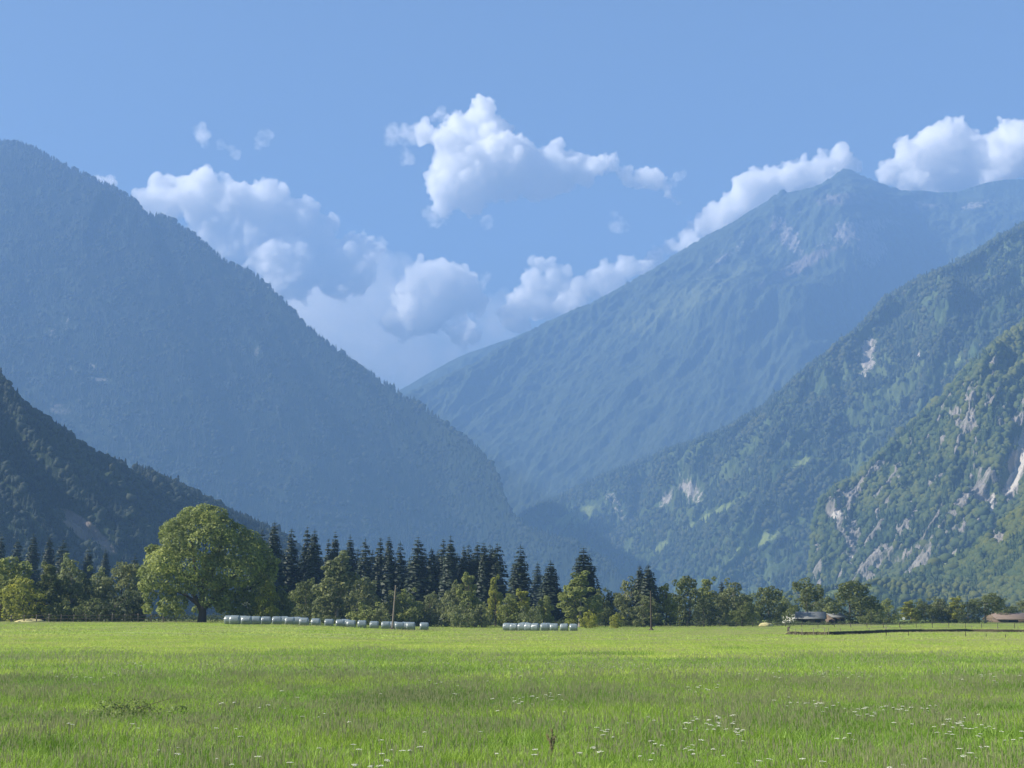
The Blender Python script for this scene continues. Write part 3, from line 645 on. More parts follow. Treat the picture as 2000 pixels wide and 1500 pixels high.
# the great tree: its own crown of limbs and lumps
rng = np.random.default_rng(5)
bt = at(402, 981, 246); bx_, by_, bz_ = bt.x, 246.0, zg1(bt.x, 246.0); BH = bt.z - bz_; ppm = F / 246.0
def bl(u, v, r, dy=0.0): return (((u - 402) / ppm, dy, (1215 - v) / ppm), (r / ppm, r / ppm * 1.1, r / ppm * .8))
big = [bl(400, 1003, 22), bl(372, 1008, 20), bl(425, 1010, 22), bl(348, 1028, 20), bl(330, 1040, 16), bl(395, 1025, 34, 1), bl(440, 1035, 28), bl(465, 1045, 24), bl(485, 1055, 24, 2), bl(340, 1055, 26), bl(365, 1060, 36, -2), bl(410, 1065, 40, -3), bl(455, 1075, 40, -1),
       bl(500, 1080, 32, 1), bl(520, 1100, 26), bl(300, 1075, 12), bl(312, 1080, 16), bl(310, 1095, 24), bl(345, 1095, 34, -4), bl(390, 1105, 40, -4), bl(440, 1115, 42, -3), bl(490, 1120, 38, -1), bl(525, 1125, 22, 0), bl(295, 1120, 20), bl(320, 1130, 28, -2), bl(360, 1135, 30, -4),
       bl(410, 1140, 34, -4), bl(455, 1150, 34, -2), bl(500, 1150, 32, 0), bl(527, 1150, 16), bl(292, 1145, 16), bl(300, 1165, 14), bl(298, 1185, 10), bl(335, 1160, 18), bl(345, 1180, 18, -3), bl(368, 1175, 16, -4), bl(352, 1192, 11, -3), bl(440, 1170, 24, 2), bl(480, 1175, 24, 2), bl(510, 1172, 18), bl(430, 1190, 10, 3), bl(350, 1196, 11, 3), bl(318, 1190, 10, 2), bl(450, 1196, 13, 4), bl(472, 1196, 14, 3), bl(500, 1194, 14, 3), bl(525, 1190, 12, 3), bl(380, 1190, 10, 5), bl(428, 1172, 20, -5), bl(452, 1182, 17, -4), bl(372, 1180, 16, -5), bl(478, 1192, 14, -3), bl(336, 1192, 13, -3), bl(300, 1192, 9, -1)]
for _ in range(90):
    c, r = big[rng.integers(0, 41)]; d = rng.normal(0, 1, 3); d /= np.linalg.norm(d); s = rng.uniform(.3, .5)
    big.append(((c[0] + d[0] * r[0] * .9, c[1] + d[1] * r[1] * .9, c[2] + d[2] * r[2] * .9), (r[0] * s, r[1] * s, r[2] * s * .8)))
for k in range(26):
    c, r = big[k]; big.append(((c[0] * .9, c[1] + rng.choice([-1, 1]) * rng.uniform(3, 6.5), c[2] * .95), (r[0] * .9, r[1], r[2] * .9)))
bigtree = empty('sycamore_tree', (bx_, by_, bz_))
tb = [([(0, 0, -.4), (.1, 0, 1.5), (0, 0, 4.0), (.3, .2, 9), (.2, 0, 15), (0, 0, 19)], [.95, .66, .55, .36, .2, .06]),
      ([(-.2, 0, 2.2), (-1.6, -.5, 5), (-3.6, -1, 8.5), (-5.5, -1.5, 12)], [.5, .38, .26, .08]), ([(.3, 0, 2.4), (2.6, -.6, 5.0), (5.5, -.5, 8), (8.5, 0, 12)], [.52, .4, .28, .08]),
      ([(0, 0, 4), (-1.2, .4, 8), (-2.2, .4, 13), (-2.8, 0, 17)], [.42, .32, .2, .06]), ([(.1, 0, 4), (1.6, .5, 9), (3, .4, 14), (3.6, 0, 17)], [.42, .3, .2, .06]), ([(0, 0, 3), (.8, -2, 6), (1, -3.6, 10)], [.4, .28, .1]),
      ([(.2, 0, 2.6), (4.2, 1.6, 4.6), (8.5, 1.6, 6), (10.5, 1, 8)], [.34, .26, .18, .06]), ([(-.2, 0, 2.6), (-3.2, 1.6, 4.6), (-6.5, 1.6, 6), (-8.5, 1, 8)], [.34, .26, .18, .06])]
link('trunk', tubes_mesh('trunk', tb, BM, 9), bigtree)
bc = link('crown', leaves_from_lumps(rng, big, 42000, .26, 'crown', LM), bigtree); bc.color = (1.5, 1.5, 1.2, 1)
tag(bigtree, 'huge round-crowned broadleaf tree standing at the left field edge', 'tree')
# broadleaf trees: kind, u, top v, width px, distance, colour, label
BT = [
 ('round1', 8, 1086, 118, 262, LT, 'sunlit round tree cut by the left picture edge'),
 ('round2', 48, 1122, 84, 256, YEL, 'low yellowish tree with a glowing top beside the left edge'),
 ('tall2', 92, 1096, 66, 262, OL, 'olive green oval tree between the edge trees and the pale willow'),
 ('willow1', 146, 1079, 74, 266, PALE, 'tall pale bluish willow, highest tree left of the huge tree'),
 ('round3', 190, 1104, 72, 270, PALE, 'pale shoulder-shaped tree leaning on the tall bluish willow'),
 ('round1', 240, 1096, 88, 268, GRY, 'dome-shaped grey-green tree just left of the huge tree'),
 ('bush1', 225, 1150, 78, 256, DK, 'dark thicket in shadow below the dome-shaped grey-green tree'),  # shadow on the thicket comes from the dark leaf tint
 ('bush2', 270, 1160, 50, 258, DK, 'dark shadowed shrub touching the left foot of the huge tree'),  # darkened leaf colour stands in for the shade here
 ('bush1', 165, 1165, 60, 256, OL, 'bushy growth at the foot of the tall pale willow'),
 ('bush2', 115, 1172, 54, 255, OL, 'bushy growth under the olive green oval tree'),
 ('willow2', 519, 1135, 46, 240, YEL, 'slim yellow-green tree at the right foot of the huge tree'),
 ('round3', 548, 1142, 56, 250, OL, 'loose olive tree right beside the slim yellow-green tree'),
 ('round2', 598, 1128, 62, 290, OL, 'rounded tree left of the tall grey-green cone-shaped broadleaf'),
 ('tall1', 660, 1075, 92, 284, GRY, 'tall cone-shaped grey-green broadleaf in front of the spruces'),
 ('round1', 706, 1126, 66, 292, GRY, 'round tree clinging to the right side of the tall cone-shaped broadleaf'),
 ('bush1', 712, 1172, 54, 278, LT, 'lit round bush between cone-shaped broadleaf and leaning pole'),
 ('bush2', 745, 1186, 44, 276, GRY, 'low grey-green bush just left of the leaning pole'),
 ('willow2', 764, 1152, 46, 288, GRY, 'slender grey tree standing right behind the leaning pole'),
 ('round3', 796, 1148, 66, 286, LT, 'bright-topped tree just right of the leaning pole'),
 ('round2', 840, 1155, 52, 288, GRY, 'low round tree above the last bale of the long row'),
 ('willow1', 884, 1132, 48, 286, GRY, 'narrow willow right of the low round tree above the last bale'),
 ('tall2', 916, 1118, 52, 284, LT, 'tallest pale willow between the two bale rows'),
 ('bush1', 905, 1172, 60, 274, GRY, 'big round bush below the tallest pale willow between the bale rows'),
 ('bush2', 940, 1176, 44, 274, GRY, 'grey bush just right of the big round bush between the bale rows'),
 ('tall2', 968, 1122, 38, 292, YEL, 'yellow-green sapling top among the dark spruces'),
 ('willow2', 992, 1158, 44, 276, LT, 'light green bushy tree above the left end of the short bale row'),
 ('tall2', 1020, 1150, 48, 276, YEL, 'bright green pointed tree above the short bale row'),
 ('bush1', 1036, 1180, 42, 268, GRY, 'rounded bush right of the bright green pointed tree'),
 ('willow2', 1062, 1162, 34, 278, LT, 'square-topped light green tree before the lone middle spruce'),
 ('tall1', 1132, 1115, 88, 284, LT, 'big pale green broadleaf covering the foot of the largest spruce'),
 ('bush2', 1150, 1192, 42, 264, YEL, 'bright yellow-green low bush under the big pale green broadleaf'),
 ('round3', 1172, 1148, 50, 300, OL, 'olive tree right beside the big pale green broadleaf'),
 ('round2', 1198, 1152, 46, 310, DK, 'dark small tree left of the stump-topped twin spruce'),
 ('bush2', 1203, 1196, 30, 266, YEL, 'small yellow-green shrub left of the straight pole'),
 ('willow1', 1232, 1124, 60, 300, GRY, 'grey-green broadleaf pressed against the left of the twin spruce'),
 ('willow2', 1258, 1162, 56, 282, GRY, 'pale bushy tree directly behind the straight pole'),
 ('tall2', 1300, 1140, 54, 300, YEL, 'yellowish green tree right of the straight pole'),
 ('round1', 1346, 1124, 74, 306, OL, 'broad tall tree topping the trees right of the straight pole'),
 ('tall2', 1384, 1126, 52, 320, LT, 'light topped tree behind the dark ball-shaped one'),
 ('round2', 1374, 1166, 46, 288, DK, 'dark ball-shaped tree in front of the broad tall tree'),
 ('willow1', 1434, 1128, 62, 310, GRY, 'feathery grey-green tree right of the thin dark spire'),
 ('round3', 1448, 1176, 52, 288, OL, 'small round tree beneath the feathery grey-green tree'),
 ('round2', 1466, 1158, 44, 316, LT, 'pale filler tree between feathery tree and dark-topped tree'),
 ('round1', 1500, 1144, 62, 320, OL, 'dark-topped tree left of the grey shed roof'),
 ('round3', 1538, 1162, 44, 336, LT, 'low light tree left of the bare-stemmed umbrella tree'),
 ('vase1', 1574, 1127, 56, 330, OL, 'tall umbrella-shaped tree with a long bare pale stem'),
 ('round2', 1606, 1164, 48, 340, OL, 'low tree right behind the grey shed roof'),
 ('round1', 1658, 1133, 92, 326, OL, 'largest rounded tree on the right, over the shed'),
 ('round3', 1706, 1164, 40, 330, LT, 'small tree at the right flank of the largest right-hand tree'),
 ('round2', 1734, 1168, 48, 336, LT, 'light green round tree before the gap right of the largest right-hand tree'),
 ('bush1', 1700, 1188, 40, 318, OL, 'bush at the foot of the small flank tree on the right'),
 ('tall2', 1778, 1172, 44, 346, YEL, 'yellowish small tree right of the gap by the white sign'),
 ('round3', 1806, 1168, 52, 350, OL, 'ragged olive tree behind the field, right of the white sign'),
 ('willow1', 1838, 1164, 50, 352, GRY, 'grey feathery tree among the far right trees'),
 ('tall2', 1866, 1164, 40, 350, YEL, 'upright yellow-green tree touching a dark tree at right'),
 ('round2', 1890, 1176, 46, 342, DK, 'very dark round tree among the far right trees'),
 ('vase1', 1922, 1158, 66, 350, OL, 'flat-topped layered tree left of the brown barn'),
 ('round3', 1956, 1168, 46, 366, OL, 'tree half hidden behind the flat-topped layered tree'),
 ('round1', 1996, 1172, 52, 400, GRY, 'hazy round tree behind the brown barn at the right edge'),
]
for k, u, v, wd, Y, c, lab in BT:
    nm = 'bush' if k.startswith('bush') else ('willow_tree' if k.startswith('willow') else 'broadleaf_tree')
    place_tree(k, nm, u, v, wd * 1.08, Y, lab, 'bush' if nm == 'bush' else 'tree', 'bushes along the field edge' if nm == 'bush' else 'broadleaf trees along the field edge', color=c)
# spruces
SP = [
 ('spruce3', 512, 1034, 44, 330, 'leftmost spruce, half hidden behind the huge tree'),
 ('spruce1', 537, 1018, 50, 325, 'tallest spruce of the dark row, just right of the huge tree'),
 ('spruce2', 570, 1031, 40, 330, 'spruce between the tallest one and the twin-topped pair'),
 ('spruce4', 601, 1028, 34, 332, 'left spruce of the twin-topped pair in the dark row'),
 ('spruce1', 615, 1034, 48, 328, 'right spruce of the twin-topped pair in the dark row'),
 ('spruce2', 642, 1050, 30, 335, 'low spruce leaning on the left of the round-topped one'),
 ('spruce3', 655, 1037, 40, 330, 'round-topped spruce right above the tall cone-shaped broadleaf'),
 ('spruce1', 684, 1046, 42, 330, 'evenly pointed spruce right of the tall cone-shaped broadleaf'),
 ('spruce4', 714, 1052, 34, 326, 'thin free-standing spruce top in a gap of the dark row'),
 ('spruce2', 743, 1048, 36, 330, 'left one of two spruces above the leaning pole'),
 ('spruce1', 760, 1047, 38, 326, 'right one of two spruces above the leaning pole'),
 ('spruce2', 782, 1058, 38, 326, 'shorter spruce right of the leaning pole'),
 ('spruce4', 817, 1048, 44, 322, 'shaggy spruce standing out right of the shorter one'),
 ('spruce5', 843, 1070, 42, 322, 'lowest broad spruce in the middle of the dark row'),
 ('spruce2', 866, 1051, 36, 322, 'left top of the broad twin spruces above the row gap'),
 ('spruce3', 880, 1046, 46, 318, 'right top of the broad twin spruces above the row gap'),
 ('spruce1', 906, 1066, 34, 320, 'first spruce of the crowded group right of the twins'),
 ('spruce2', 916, 1062, 34, 322, 'second spruce of the crowded group right of the twins'),
 ('spruce4', 933, 1058, 34, 320, 'third spruce of the crowded group, thin topped'),
 ('spruce1', 945, 1058, 38, 318, 'blunt middle spruce of the crowded group'),
 ('spruce2', 957, 1062, 32, 320, 'spruce with thin spire near the end of the crowded group'),
 ('spruce4', 971, 1061, 44, 318, 'last spruce of the crowded group, next to open air'),
 ('spruce2', 1017, 1065, 50, 310, 'lone tall spruce with a club-shaped top above the short bale row'),
 ('spruce3', 1075, 1094, 58, 306, 'lone middle spruce between the club-topped and the largest one'),
 ('spruce3', 1140, 1069, 78, 306, 'largest cone-shaped spruce above the right end of the short bale row'),
 ('spruce5', 1250, 1104, 38, 300, 'left top of the dark twin spruce by the straight pole'),
 ('spruce5', 1266, 1102, 44, 298, 'right top of the dark twin spruce by the straight pole'),
 ('spruce4', 1409, 1134, 22, 318, 'thin dark spire rising from the trees right of the pole'),
 ('spruce5', 1188, 1162, 30, 330, 'tiny dark spruce tip between big pale broadleaf and twin spruce'),
 ('spruce4', 1004, 1100, 26, 420, 'far bluish spruce showing left of the club-topped spruce'),
 ('spruce2', 1050, 1098, 34, 430, 'far bluish spruce showing right of the club-topped spruce'),
]
for k, u, v, wd, Y, lab in SP:
    place_tree(k, 'spruce_tree', u, v, wd * 1.5, Y, lab, 'spruce', 'spruces of the dark wood', color=(1, 1, 1.0))
r = random.Random(4)
BACK = [(498, 'in the shade between the huge tree and the leftmost spruce'), (525, 'between the leftmost and the tallest spruce'), (554, 'right behind the right side of the tallest spruce'), (586, 'just left of the twin-topped pair'), (629, 'between the twin-topped pair and the round-topped spruce'), (670, 'between the round-topped and the evenly pointed spruce'),
        (699, 'between the evenly pointed spruce and the thin free-standing top'), (728, 'between the thin free-standing top and the pole pair'), (771, 'between the two spruces above the pole and the shorter one'), (800, 'between the shorter and the shaggy spruce'), (830, 'between the shaggy and the lowest broad spruce'), (855, 'between the lowest broad spruce and the broad twins'), (893, 'between the broad twins and the crowded group'), (925, 'in the middle of the crowded group'), (962, 'deep behind the right end of the crowded group')]
for u, ph in BACK:
    place_tree(r.choice(['spruce1', 'spruce2', 'spruce3']), 'spruce_tree', u, r.uniform(1068, 1092), r.uniform(62, 78), r.uniform(352, 392), 'half-hidden dark spruce standing back ' + ph, 'spruce', 'spruces in the depth of the dark wood')
for u, v, ph in [(4, 1042, 'behind the sunlit round tree at the left picture edge'), (36, 1052, 'above the low yellowish tree'), (66, 1040, 'in the notch between yellowish tree and olive oval tree'), (97, 1046, 'rising above the olive green oval tree'), (124, 1054, 'between the olive oval tree and the tall pale willow'), (174, 1068, 'just right of the tall pale willow top'),
                 (206, 1072, 'between the pale shoulder-shaped tree and the dome-shaped one'), (264, 1082, 'between the dome-shaped tree and the huge tree')]:
    place_tree(r.choice(['spruce1', 'spruce3', 'spruce4']), 'spruce_tree', u, v, r.uniform(50, 64), r.uniform(440, 500), 'dark spruce at the hill foot ' + ph, 'spruce', 'spruces at the foot of the near left hill')
# undergrowth along the edge of the wood
rng = np.random.default_rng(9); lumps = []
for u in np.arange(-60, 2080, 5.0):
    Y = float(np.interp(u, [0, 380, 450, 560, 900, 1500, 2000], [258, 262, 268, 268, 296, 300, 372])) + rng.uniform(-3, 5)
    x = (u - 1000) / F * Y; h = rng.uniform(.5, 1.3) * (0.55 if 1530 < u else 1) * (.5 if 1950 < u else 1); lumps.append(((x, Y, zg1(x, Y) + h * .4), (rng.uniform(.6, 1.3), 1.0, h)))
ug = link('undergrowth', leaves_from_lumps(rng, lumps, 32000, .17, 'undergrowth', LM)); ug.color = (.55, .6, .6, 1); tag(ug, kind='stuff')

# ---------------------------------------------------------------- silage bales
b = NB('bale_film'); P = b.pos()
BF = b.diffuse(b.mix(b.noise(b.vmul(P, (6, 1.5, 1.5)), 3.0, 4, .6), (0.09, 0.12, 0.125), (0.22, 0.26, 0.265)), .27, b.bump(b.noise(b.vmul(P, (9, 2, 2)), 3.0, 5, .7), .6, .05), spec=1.0)
def bale_mesh(seed):
    rng = np.random.default_rng(seed); prof = [(-.66, 0), (-.665, .25), (-.655, .48), (-.60, .585), (-.50, .625), (-.2, .635), (.1, .628), (.4, .632), (.52, .622), (.60, .58), (.655, .47), (.66, .22), (.655, 0)]
    n = 28; V, Q = [], []
    for k, (x, r_) in enumerate(prof):
        for s_ in range(n):
            a = 6.283185 * s_ / n; rr = r_ * (1 + .018 * math.sin(5 * a + k + seed) + rng.normal(0, .006)); z = rr * math.sin(a)
            V.append((x + rng.normal(0, .004), rr * math.cos(a) * 1.01, max(z, -.585) + .585))
    for k in range(len(prof) - 1):
        for s_ in range(n): a_, b_ = k * n + s_, k * n + (s_ + 1) % n; Q.append((a_, a_ + n, b_ + n, b_))
    return np_mesh('silage_bale', V, np.array(Q), 4, BF, True)
BMs = [bale_mesh(k) for k in range(4)]
def bale(u, vb, Y, label, group, rot=0.0, sc=1.0, sx=1.0):
    x = (u - 1000) / F * Y; o = link('silage_bale', BMs[int(u) % 4], None, (x, Y, zg1(x, Y) - .03)); o.rotation_euler.z = rot + math.sin(u * 3.3) * .08; o.scale = (sc * sx, sc, sc * (1 + .03 * math.sin(u)))
    return tag(o, label, 'bale', group)
LB = [168, 272, 356, 447, 545, 661, 788, 893, 1012, 1112, 1211, 1308, 1417, 1520, 1642, 1745, 1865]
ordn = ['first', 'second', 'third', 'fourth', 'fifth', 'sixth', 'seventh', 'eighth', 'ninth', 'tenth', 'eleventh', 'twelfth', 'thirteenth', 'fourteenth', 'fifteenth', 'sixteenth', 'seventeenth']
for i, xz in enumerate(LB):
    u = 430 + xz / 4.651; Y = 214 + 22 * min(1, i / 9.)
    lab = {0: 'wrapped bale at the left end of the long row', 16: 'wrapped bale at the right end of the long row, standing a little apart', 13: 'wrapped bale directly left of the leaning pole foot', 14: 'wrapped bale directly right of the leaning pole foot'}.get(i, ordn[i] + ' wrapped bale from the left in the front of the long row')
    bale(u, 0, Y, lab, 'wrapped bales in the long row', 0.06, 1.12 - .05 * min(1, i / 8.), 1.02)
for j, (xz, dY, lab) in enumerate([(120, 2.2, 'bright bale end peeking out behind the left end of the long row'), (240, 2.4, 'bright bale behind the gap of first and second front bales'), (606, 2.6, 'bright bale behind the gap of fifth and sixth front bales'), (722, 2.6, 'bright bale behind the gap of sixth and seventh front bales'),
                                   (1160, 2.4, 'rear bale showing its pale top above the eleventh front bale'), (1590, 2.3, 'rear bale with green-white top right of the leaning pole'), (1700, 2.3, 'rear bale between the fifteenth and sixteenth front bales')]):
    u = 430 + xz / 4.651; i = j; bale(u, 0, float(np.interp(u, [460, 640, 850], [216, 236, 236])) + dY, lab, 'wrapped bales in the long row', -.1, 1.12, 1.0)
RB = [160, 230, 310, 378, 448, 540, 638, 738, 834]
for i, xz in enumerate(RB):
    u = 960 + xz / 5.263; lab = {0: 'white topped bale at the left end of the short row', 8: 'low bale at the right end of the short row'}.get(i, ordn[i] + ' bale from the left in the short row of nine')
    bale(u, 0, 238 - i * .9, lab, 'white topped bales in the short row', -.25 if i < 5 else -.05, 1.08 - .012 * i, 0.98 if i > 4 else .9)
for i, (xz, lab) in enumerate([(340, 'rear bale behind the left half of the short row'), (560, 'rear bale behind the middle of the short row')]):
    bale(960 + xz / 5.263, 0, 240.5, lab, 'white topped bales in the short row', -.1, 1.1, 1.1)

# ---------------------------------------------------------------- poles, fences, stakes
b = NB('weathered_wood'); WM = b.diffuse(b.mix(b.noise(b.vmul(b.pos(), (8, 8, 1)), 3.0, 4, .6), (0.09, 0.075, 0.06), (0.24, 0.21, 0.18)), .9, spec=.1)
b = NB('dark_wood'); DM = b.diffuse(b.mix(b.noise(b.vmul(b.pos(), (8, 8, 1)), 3.0, 4, .6), (0.03, 0.025, 0.02), (0.09, 0.075, 0.06)), .9, spec=.1)
b = NB('wire'); WR = b.diffuse((0.12, 0.12, 0.12), .5, spec=.5)
def pole(u0, vb, u1, vt, Y, label, mat):
    p = at(u0, vb, Y); z = zg1(p.x, Y); q = at(u1, vt, Y); o = empty('wooden_pole', (p.x, Y, z)); dx = q.x - p.x; h = q.z - z
    link('shaft', tubes_mesh('shaft', [([(0, 0, -.4), (dx * .5, 0, h * .5), (dx, 0, h)], [.17, .14, .11])], mat, 10), o)
    link('cap', tubes_mesh('cap', [([(dx, 0, h - .02), (dx, 0, h + .05), (dx, 0, h + .16)], [.14, .15, .03])], mat, 10), o)
    link('insulator', tubes_mesh('insulator', [([(dx + .08, -.05, h - .35), (dx + .26, -.08, h - .33), (dx + .30, -.08, h - .2)], [.03, .03, .05])], WR, 6), o)
    link('footing', tubes_mesh('footing', [([(0, 0, -.2), (0, 0, .12), (0, 0, .42)], [.75, .42, .18])], DM, 10), o)
    return tag(o, label, 'pole', 'wooden poles in the field')
pole(766, 1227, 773, 1145, 231, 'leaning grey pole standing among the bales of the long row', WM)
pole(1272, 1231, 1271, 1156, 238, 'straight dark pole alone in the field, right of the short row', DM)
def wire_fence(name, posts, hgt, label, mat, rails=0, r=.055, wires=2):
    base = Vector(posts[0]); o = empty(name, posts[0]); rr = random.Random(int(base.x)); tops = []
    for p in posts:
        q = Vector(p) - base; dx, dy = rr.uniform(-.08, .08), rr.uniform(-.06, .06); h = hgt * rr.uniform(.9, 1.12); s = r * rr.uniform(.85, 1.25)
        link('post', tubes_mesh('post', [([(q.x, q.y, q.z - .3), (q.x + dx * .5, q.y + dy * .5, q.z + h * .5), (q.x + dx, q.y + dy, q.z + h), (q.x + dx, q.y + dy, q.z + h + .03)], [s, s * .95, s * .9, s * .3])], mat, 6), o); tops.append((q, dx, dy, h))
    for k in range(wires):
        f = .9 - k * .38; link('wire', tubes_mesh('wire', [([(q.x + dx * f, q.y + dy * f - r, q.z + h * f) for q, dx, dy, h in tops], [.012] * len(tops))], WR, 4), o)
    for k in range(rails):
        f = .85 - k * .42
        for a, c in zip(tops[:-1], tops[1:]):
            pa = (a[0].x, a[0].y - r, a[0].z + a[3] * f); pc = (c[0].x, c[0].y - r, c[0].z + c[3] * f + rr.uniform(-.06, .06)); link('rail', tubes_mesh('rail', [([pa, pc], [.05, .045])], DM, 5), o)
    return tag(o, label, 'fence')
posts = []
for k, u in enumerate(np.arange(865, 2090, 31.5)):
    Y = float(np.interp(u, [860, 1500, 1750, 2100], [288, 284, 268, 262])); x = (u - 1000) / F * Y; posts.append((x, Y, zg1(x, Y)))
wire_fence('pasture_fence', posts, 1.0, 'long pasture fence of thin posts crossing the bright field', DM)
posts = []
for k, u in enumerate(list(np.arange(-40, 372, 24.5))):
    x = (u - 1000) / F * 249; posts.append((x, 249 + .4 * math.sin(u), zg1(x, 249)))
wire_fence('rail_fence', posts, 1.35, 'weathered rail fence under the left trees', WM, rails=2, r=.09, wires=0)
for i, (u, vb, h, lab) in enumerate([(1731, 1243, .55, 'thick short stake in front of the dark bank, leftmost of its line'), (1774, 1242, .5, 'stake in front of the dark bank, second from the left'), (1886, 1244, .6, 'thin stake in front of the dark bank, middle of its line'), (1926, 1245, .42, 'low stake in front of the dark bank, second from the right'), (1964, 1246, .4, 'low forked stake near the right picture edge')]):
    g = gpos(u, vb); link_o = link('stake', tubes_mesh('stake', [([(0, 0, -.2), (.01, 0, h * .5), (.03, 0, h), (.03, 0, h + .03)], [.05 if i else .07, .045, .04, .015])], DM, 7), None, g); tag(link_o, lab, 'stake', 'stakes in front of the dark bank')
# the dark earth bank of the ditch
rng = np.random.default_rng(3); us = np.linspace(1533, 2120, 240); V = []
vb_ = np.interp(us, [1533, 1620, 1680, 1740, 1800, 1900, 2120], [1240, 1241, 1239, 1236, 1235, 1234.5, 1236])
nn = fbm(us / 5., 0, 0, 4, 8)
for u, v, n_ in zip(us, vb_, nn):
    g = gpos(u, v); h = (.5 + .16 * n_) * min(1, (u - 1530) / 12)
    for dy, z in ((-.12, -.12), (0 + .05 * n_, h * .45), (.10 + .1 * n_, h * .95), (.5, h), (1.3, h * .75), (2.6, -.05)): V.append((g.x, g.y + dy, g.z + z))
b = NB('bank_earth'); n_ = b.noise(b.pos(), 2.2, 5, .7); gz = b.n('ShaderNodeSeparateXYZ'); b.l(b.n('ShaderNodeNewGeometry').outputs['Normal'], gz.inputs[0])
b.diffuse(b.mix(b.ramp(b.math('ADD', gz.outputs[2], b.math('MULTIPLY', n_, .3)), [(.78, 0), (.95, 1)]), b.mix(n_, (.018, .015, .01), (.07, .06, .035)), (.17, .21, .06)), .95, spec=.1)
tag(link('earth_bank', np_mesh('earth_bank', V, grid_faces(len(us), 6), 4, b.m, True)), kind='structure')
posts = []
for u in (1541, 1552, 1566, 1588, 1610, 1618, 1644, 1668, 1700, 1732, 1760, 1800, 1850, 1900, 1950, 1990):
    g = gpos(u, float(np.interp(u, [1533, 1620, 1680, 1740, 1800, 1900, 2120], [1240, 1241, 1239, 1236, 1235, 1234.5, 1236]))); posts.append((g.x, g.y + (.35 if u > 1640 else -.35), g.z))
wire_fence('bank_fence', posts, .85, 'crooked fence of stakes and wire along the dark bank', WM, wires=1, r=.045)
g = gpos(1540, 1238.5); st = link('stump', tubes_mesh('stump', [([(0, 0, -.2), (0, 0, .35), (.02, 0, .8), (.05, 0, 1.0), (.05, 0, 1.02)], [.26, .17, .14, .16, .02]), ([(0, 0, .6), (.2, 0, .95), (.28, 0, 1.12)], [.09, .07, .04])], DM, 9), None, g); tag(st, 'dark forked stump at the left end of the bank', 'stump')

# ---------------------------------------------------------------- sheds behind the field
b = NB('grey_roofing'); RG = b.diffuse(b.mix(b.noise(b.pos(), 1.5, 4, .6), (.12, .125, .12), (.22, .225, .215)), .7, spec=.3)
b = NB('brown_roofing'); RBn = b.diffuse(b.mix(b.noise(b.pos(), 1.5, 4, .6), (.13, .10, .08), (.22, .17, .14)), .8, spec=.2)
b = NB('board_wall'); WL = b.diffuse(b.mix(b.noise(b.vmul(b.pos(), (6, 6, .5)), 1.5, 4, .6), (.08, .06, .045), (.19, .15, .11)), .9, spec=.1)
b = NB('white_plaster'); WP = b.diffuse((.7, .7, .66), .8, spec=.2)
b = NB('painted_opening'); DO = b.diffuse((.015, .015, .015), .9, spec=.1)  # solid door panels in near black, the shade of an interior put into colour
def boxm(name, x0, x1, y0, y1, z0, z1, mat, parent):
    v = [(x, y, z) for x in (x0, x1) for y in (y0, y1) for z in (z0, z1)]
    return link(name, np_mesh(name, v, [0, 1, 3, 2, 4, 6, 7, 5, 0, 4, 5, 1, 2, 3, 7, 6, 0, 2, 6, 4, 1, 5, 7, 3], 4, mat, False), parent)
def shed(name, u0, u1, veave, vridge, Y, depth, roof, wallm, label, skew=0.0, gable=None):
    p0, p1 = at(u0, veave, Y), at(u1, veave, Y); x = (p0.x + p1.x) / 2; z = zg1(x, Y); L = (p1.x - p0.x) / 2; he = p0.z - z; hr = at(u0, vridge, Y + depth / 2).z - z
    o = empty(name, (x, Y, z), skew)
    boxm('wall', -L + .3, L - .3, .3, depth - .3, -.5, he - .02, wallm, o)
    ov = .5; V = [(-L, -ov, he - .15), (L, -ov, he - .15), (L, depth / 2, hr), (-L, depth / 2, hr), (L, depth + ov, he - .15), (-L, depth + ov, he - .15)]
    V += [(a, b_, c + .14) for a, b_, c in V]
    link('roof', np_mesh('roof', V, [0, 3, 2, 1, 3, 5, 4, 2, 6, 7, 8, 9, 9, 8, 10, 11, 0, 1, 7, 6, 4, 5, 11, 10, 1, 2, 8, 7, 2, 4, 10, 8, 0, 6, 9, 3, 3, 9, 11, 5], 4, roof, False), o)
    for s_ in (-1, 1):
        gx_ = s_ * (L - .3); link('gable', np_mesh('gable', [(gx_ - .05, .3, he - .03), (gx_ - .05, depth - .3, he - .03), (gx_ - .05, depth / 2, hr - .1), (gx_ + .05, .3, he - .03), (gx_ + .05, depth - .3, he - .03), (gx_ + .05, depth / 2, hr - .1)], [0, 2, 1, 3, 4, 5, 0, 1, 4, 0, 4, 3, 1, 2, 5, 1, 5, 4, 2, 0, 3, 2, 3, 5], 3, wallm, False), o)
    for k in range(2): boxm('door', -L * .5 + k * L * .8, -L * .5 + k * L * .8 + L * .35, .26, .32, -.1, he * .78, DO, o)
    return tag(o, label, 'shed')
shed('field_shed', 1553, 1612, 1208, 1196, 318, 6, RG, WL, 'low grey-roofed shed under the umbrella-shaped tree', -.25)
shed('field_shed', 1622, 1655, 1205, 1199, 322, 5, RG, WL, 'small second shed with grey roof under the largest right-hand tree', .2)
shed('barn', 1944, 2050, 1209, 1198, 360, 9, RBn, WL, 'long brown-roofed barn cut by the right picture edge', .05)
shed('barn', 1560, 1574, 1200, 1194, 345, 5, RG, WP, 'small white gabled house behind the grey shed', 1.2)
g = at(1765, 1208, 300); z = zg1(g.x, 300); so = empty('field_sign', (g.x, 300, z)); link('post', tubes_mesh('post', [([(0, 0, -.2), (0, 0, 1.2), (0, 0, g.z - z)], [.05, .045, .04])], DM, 6), so)
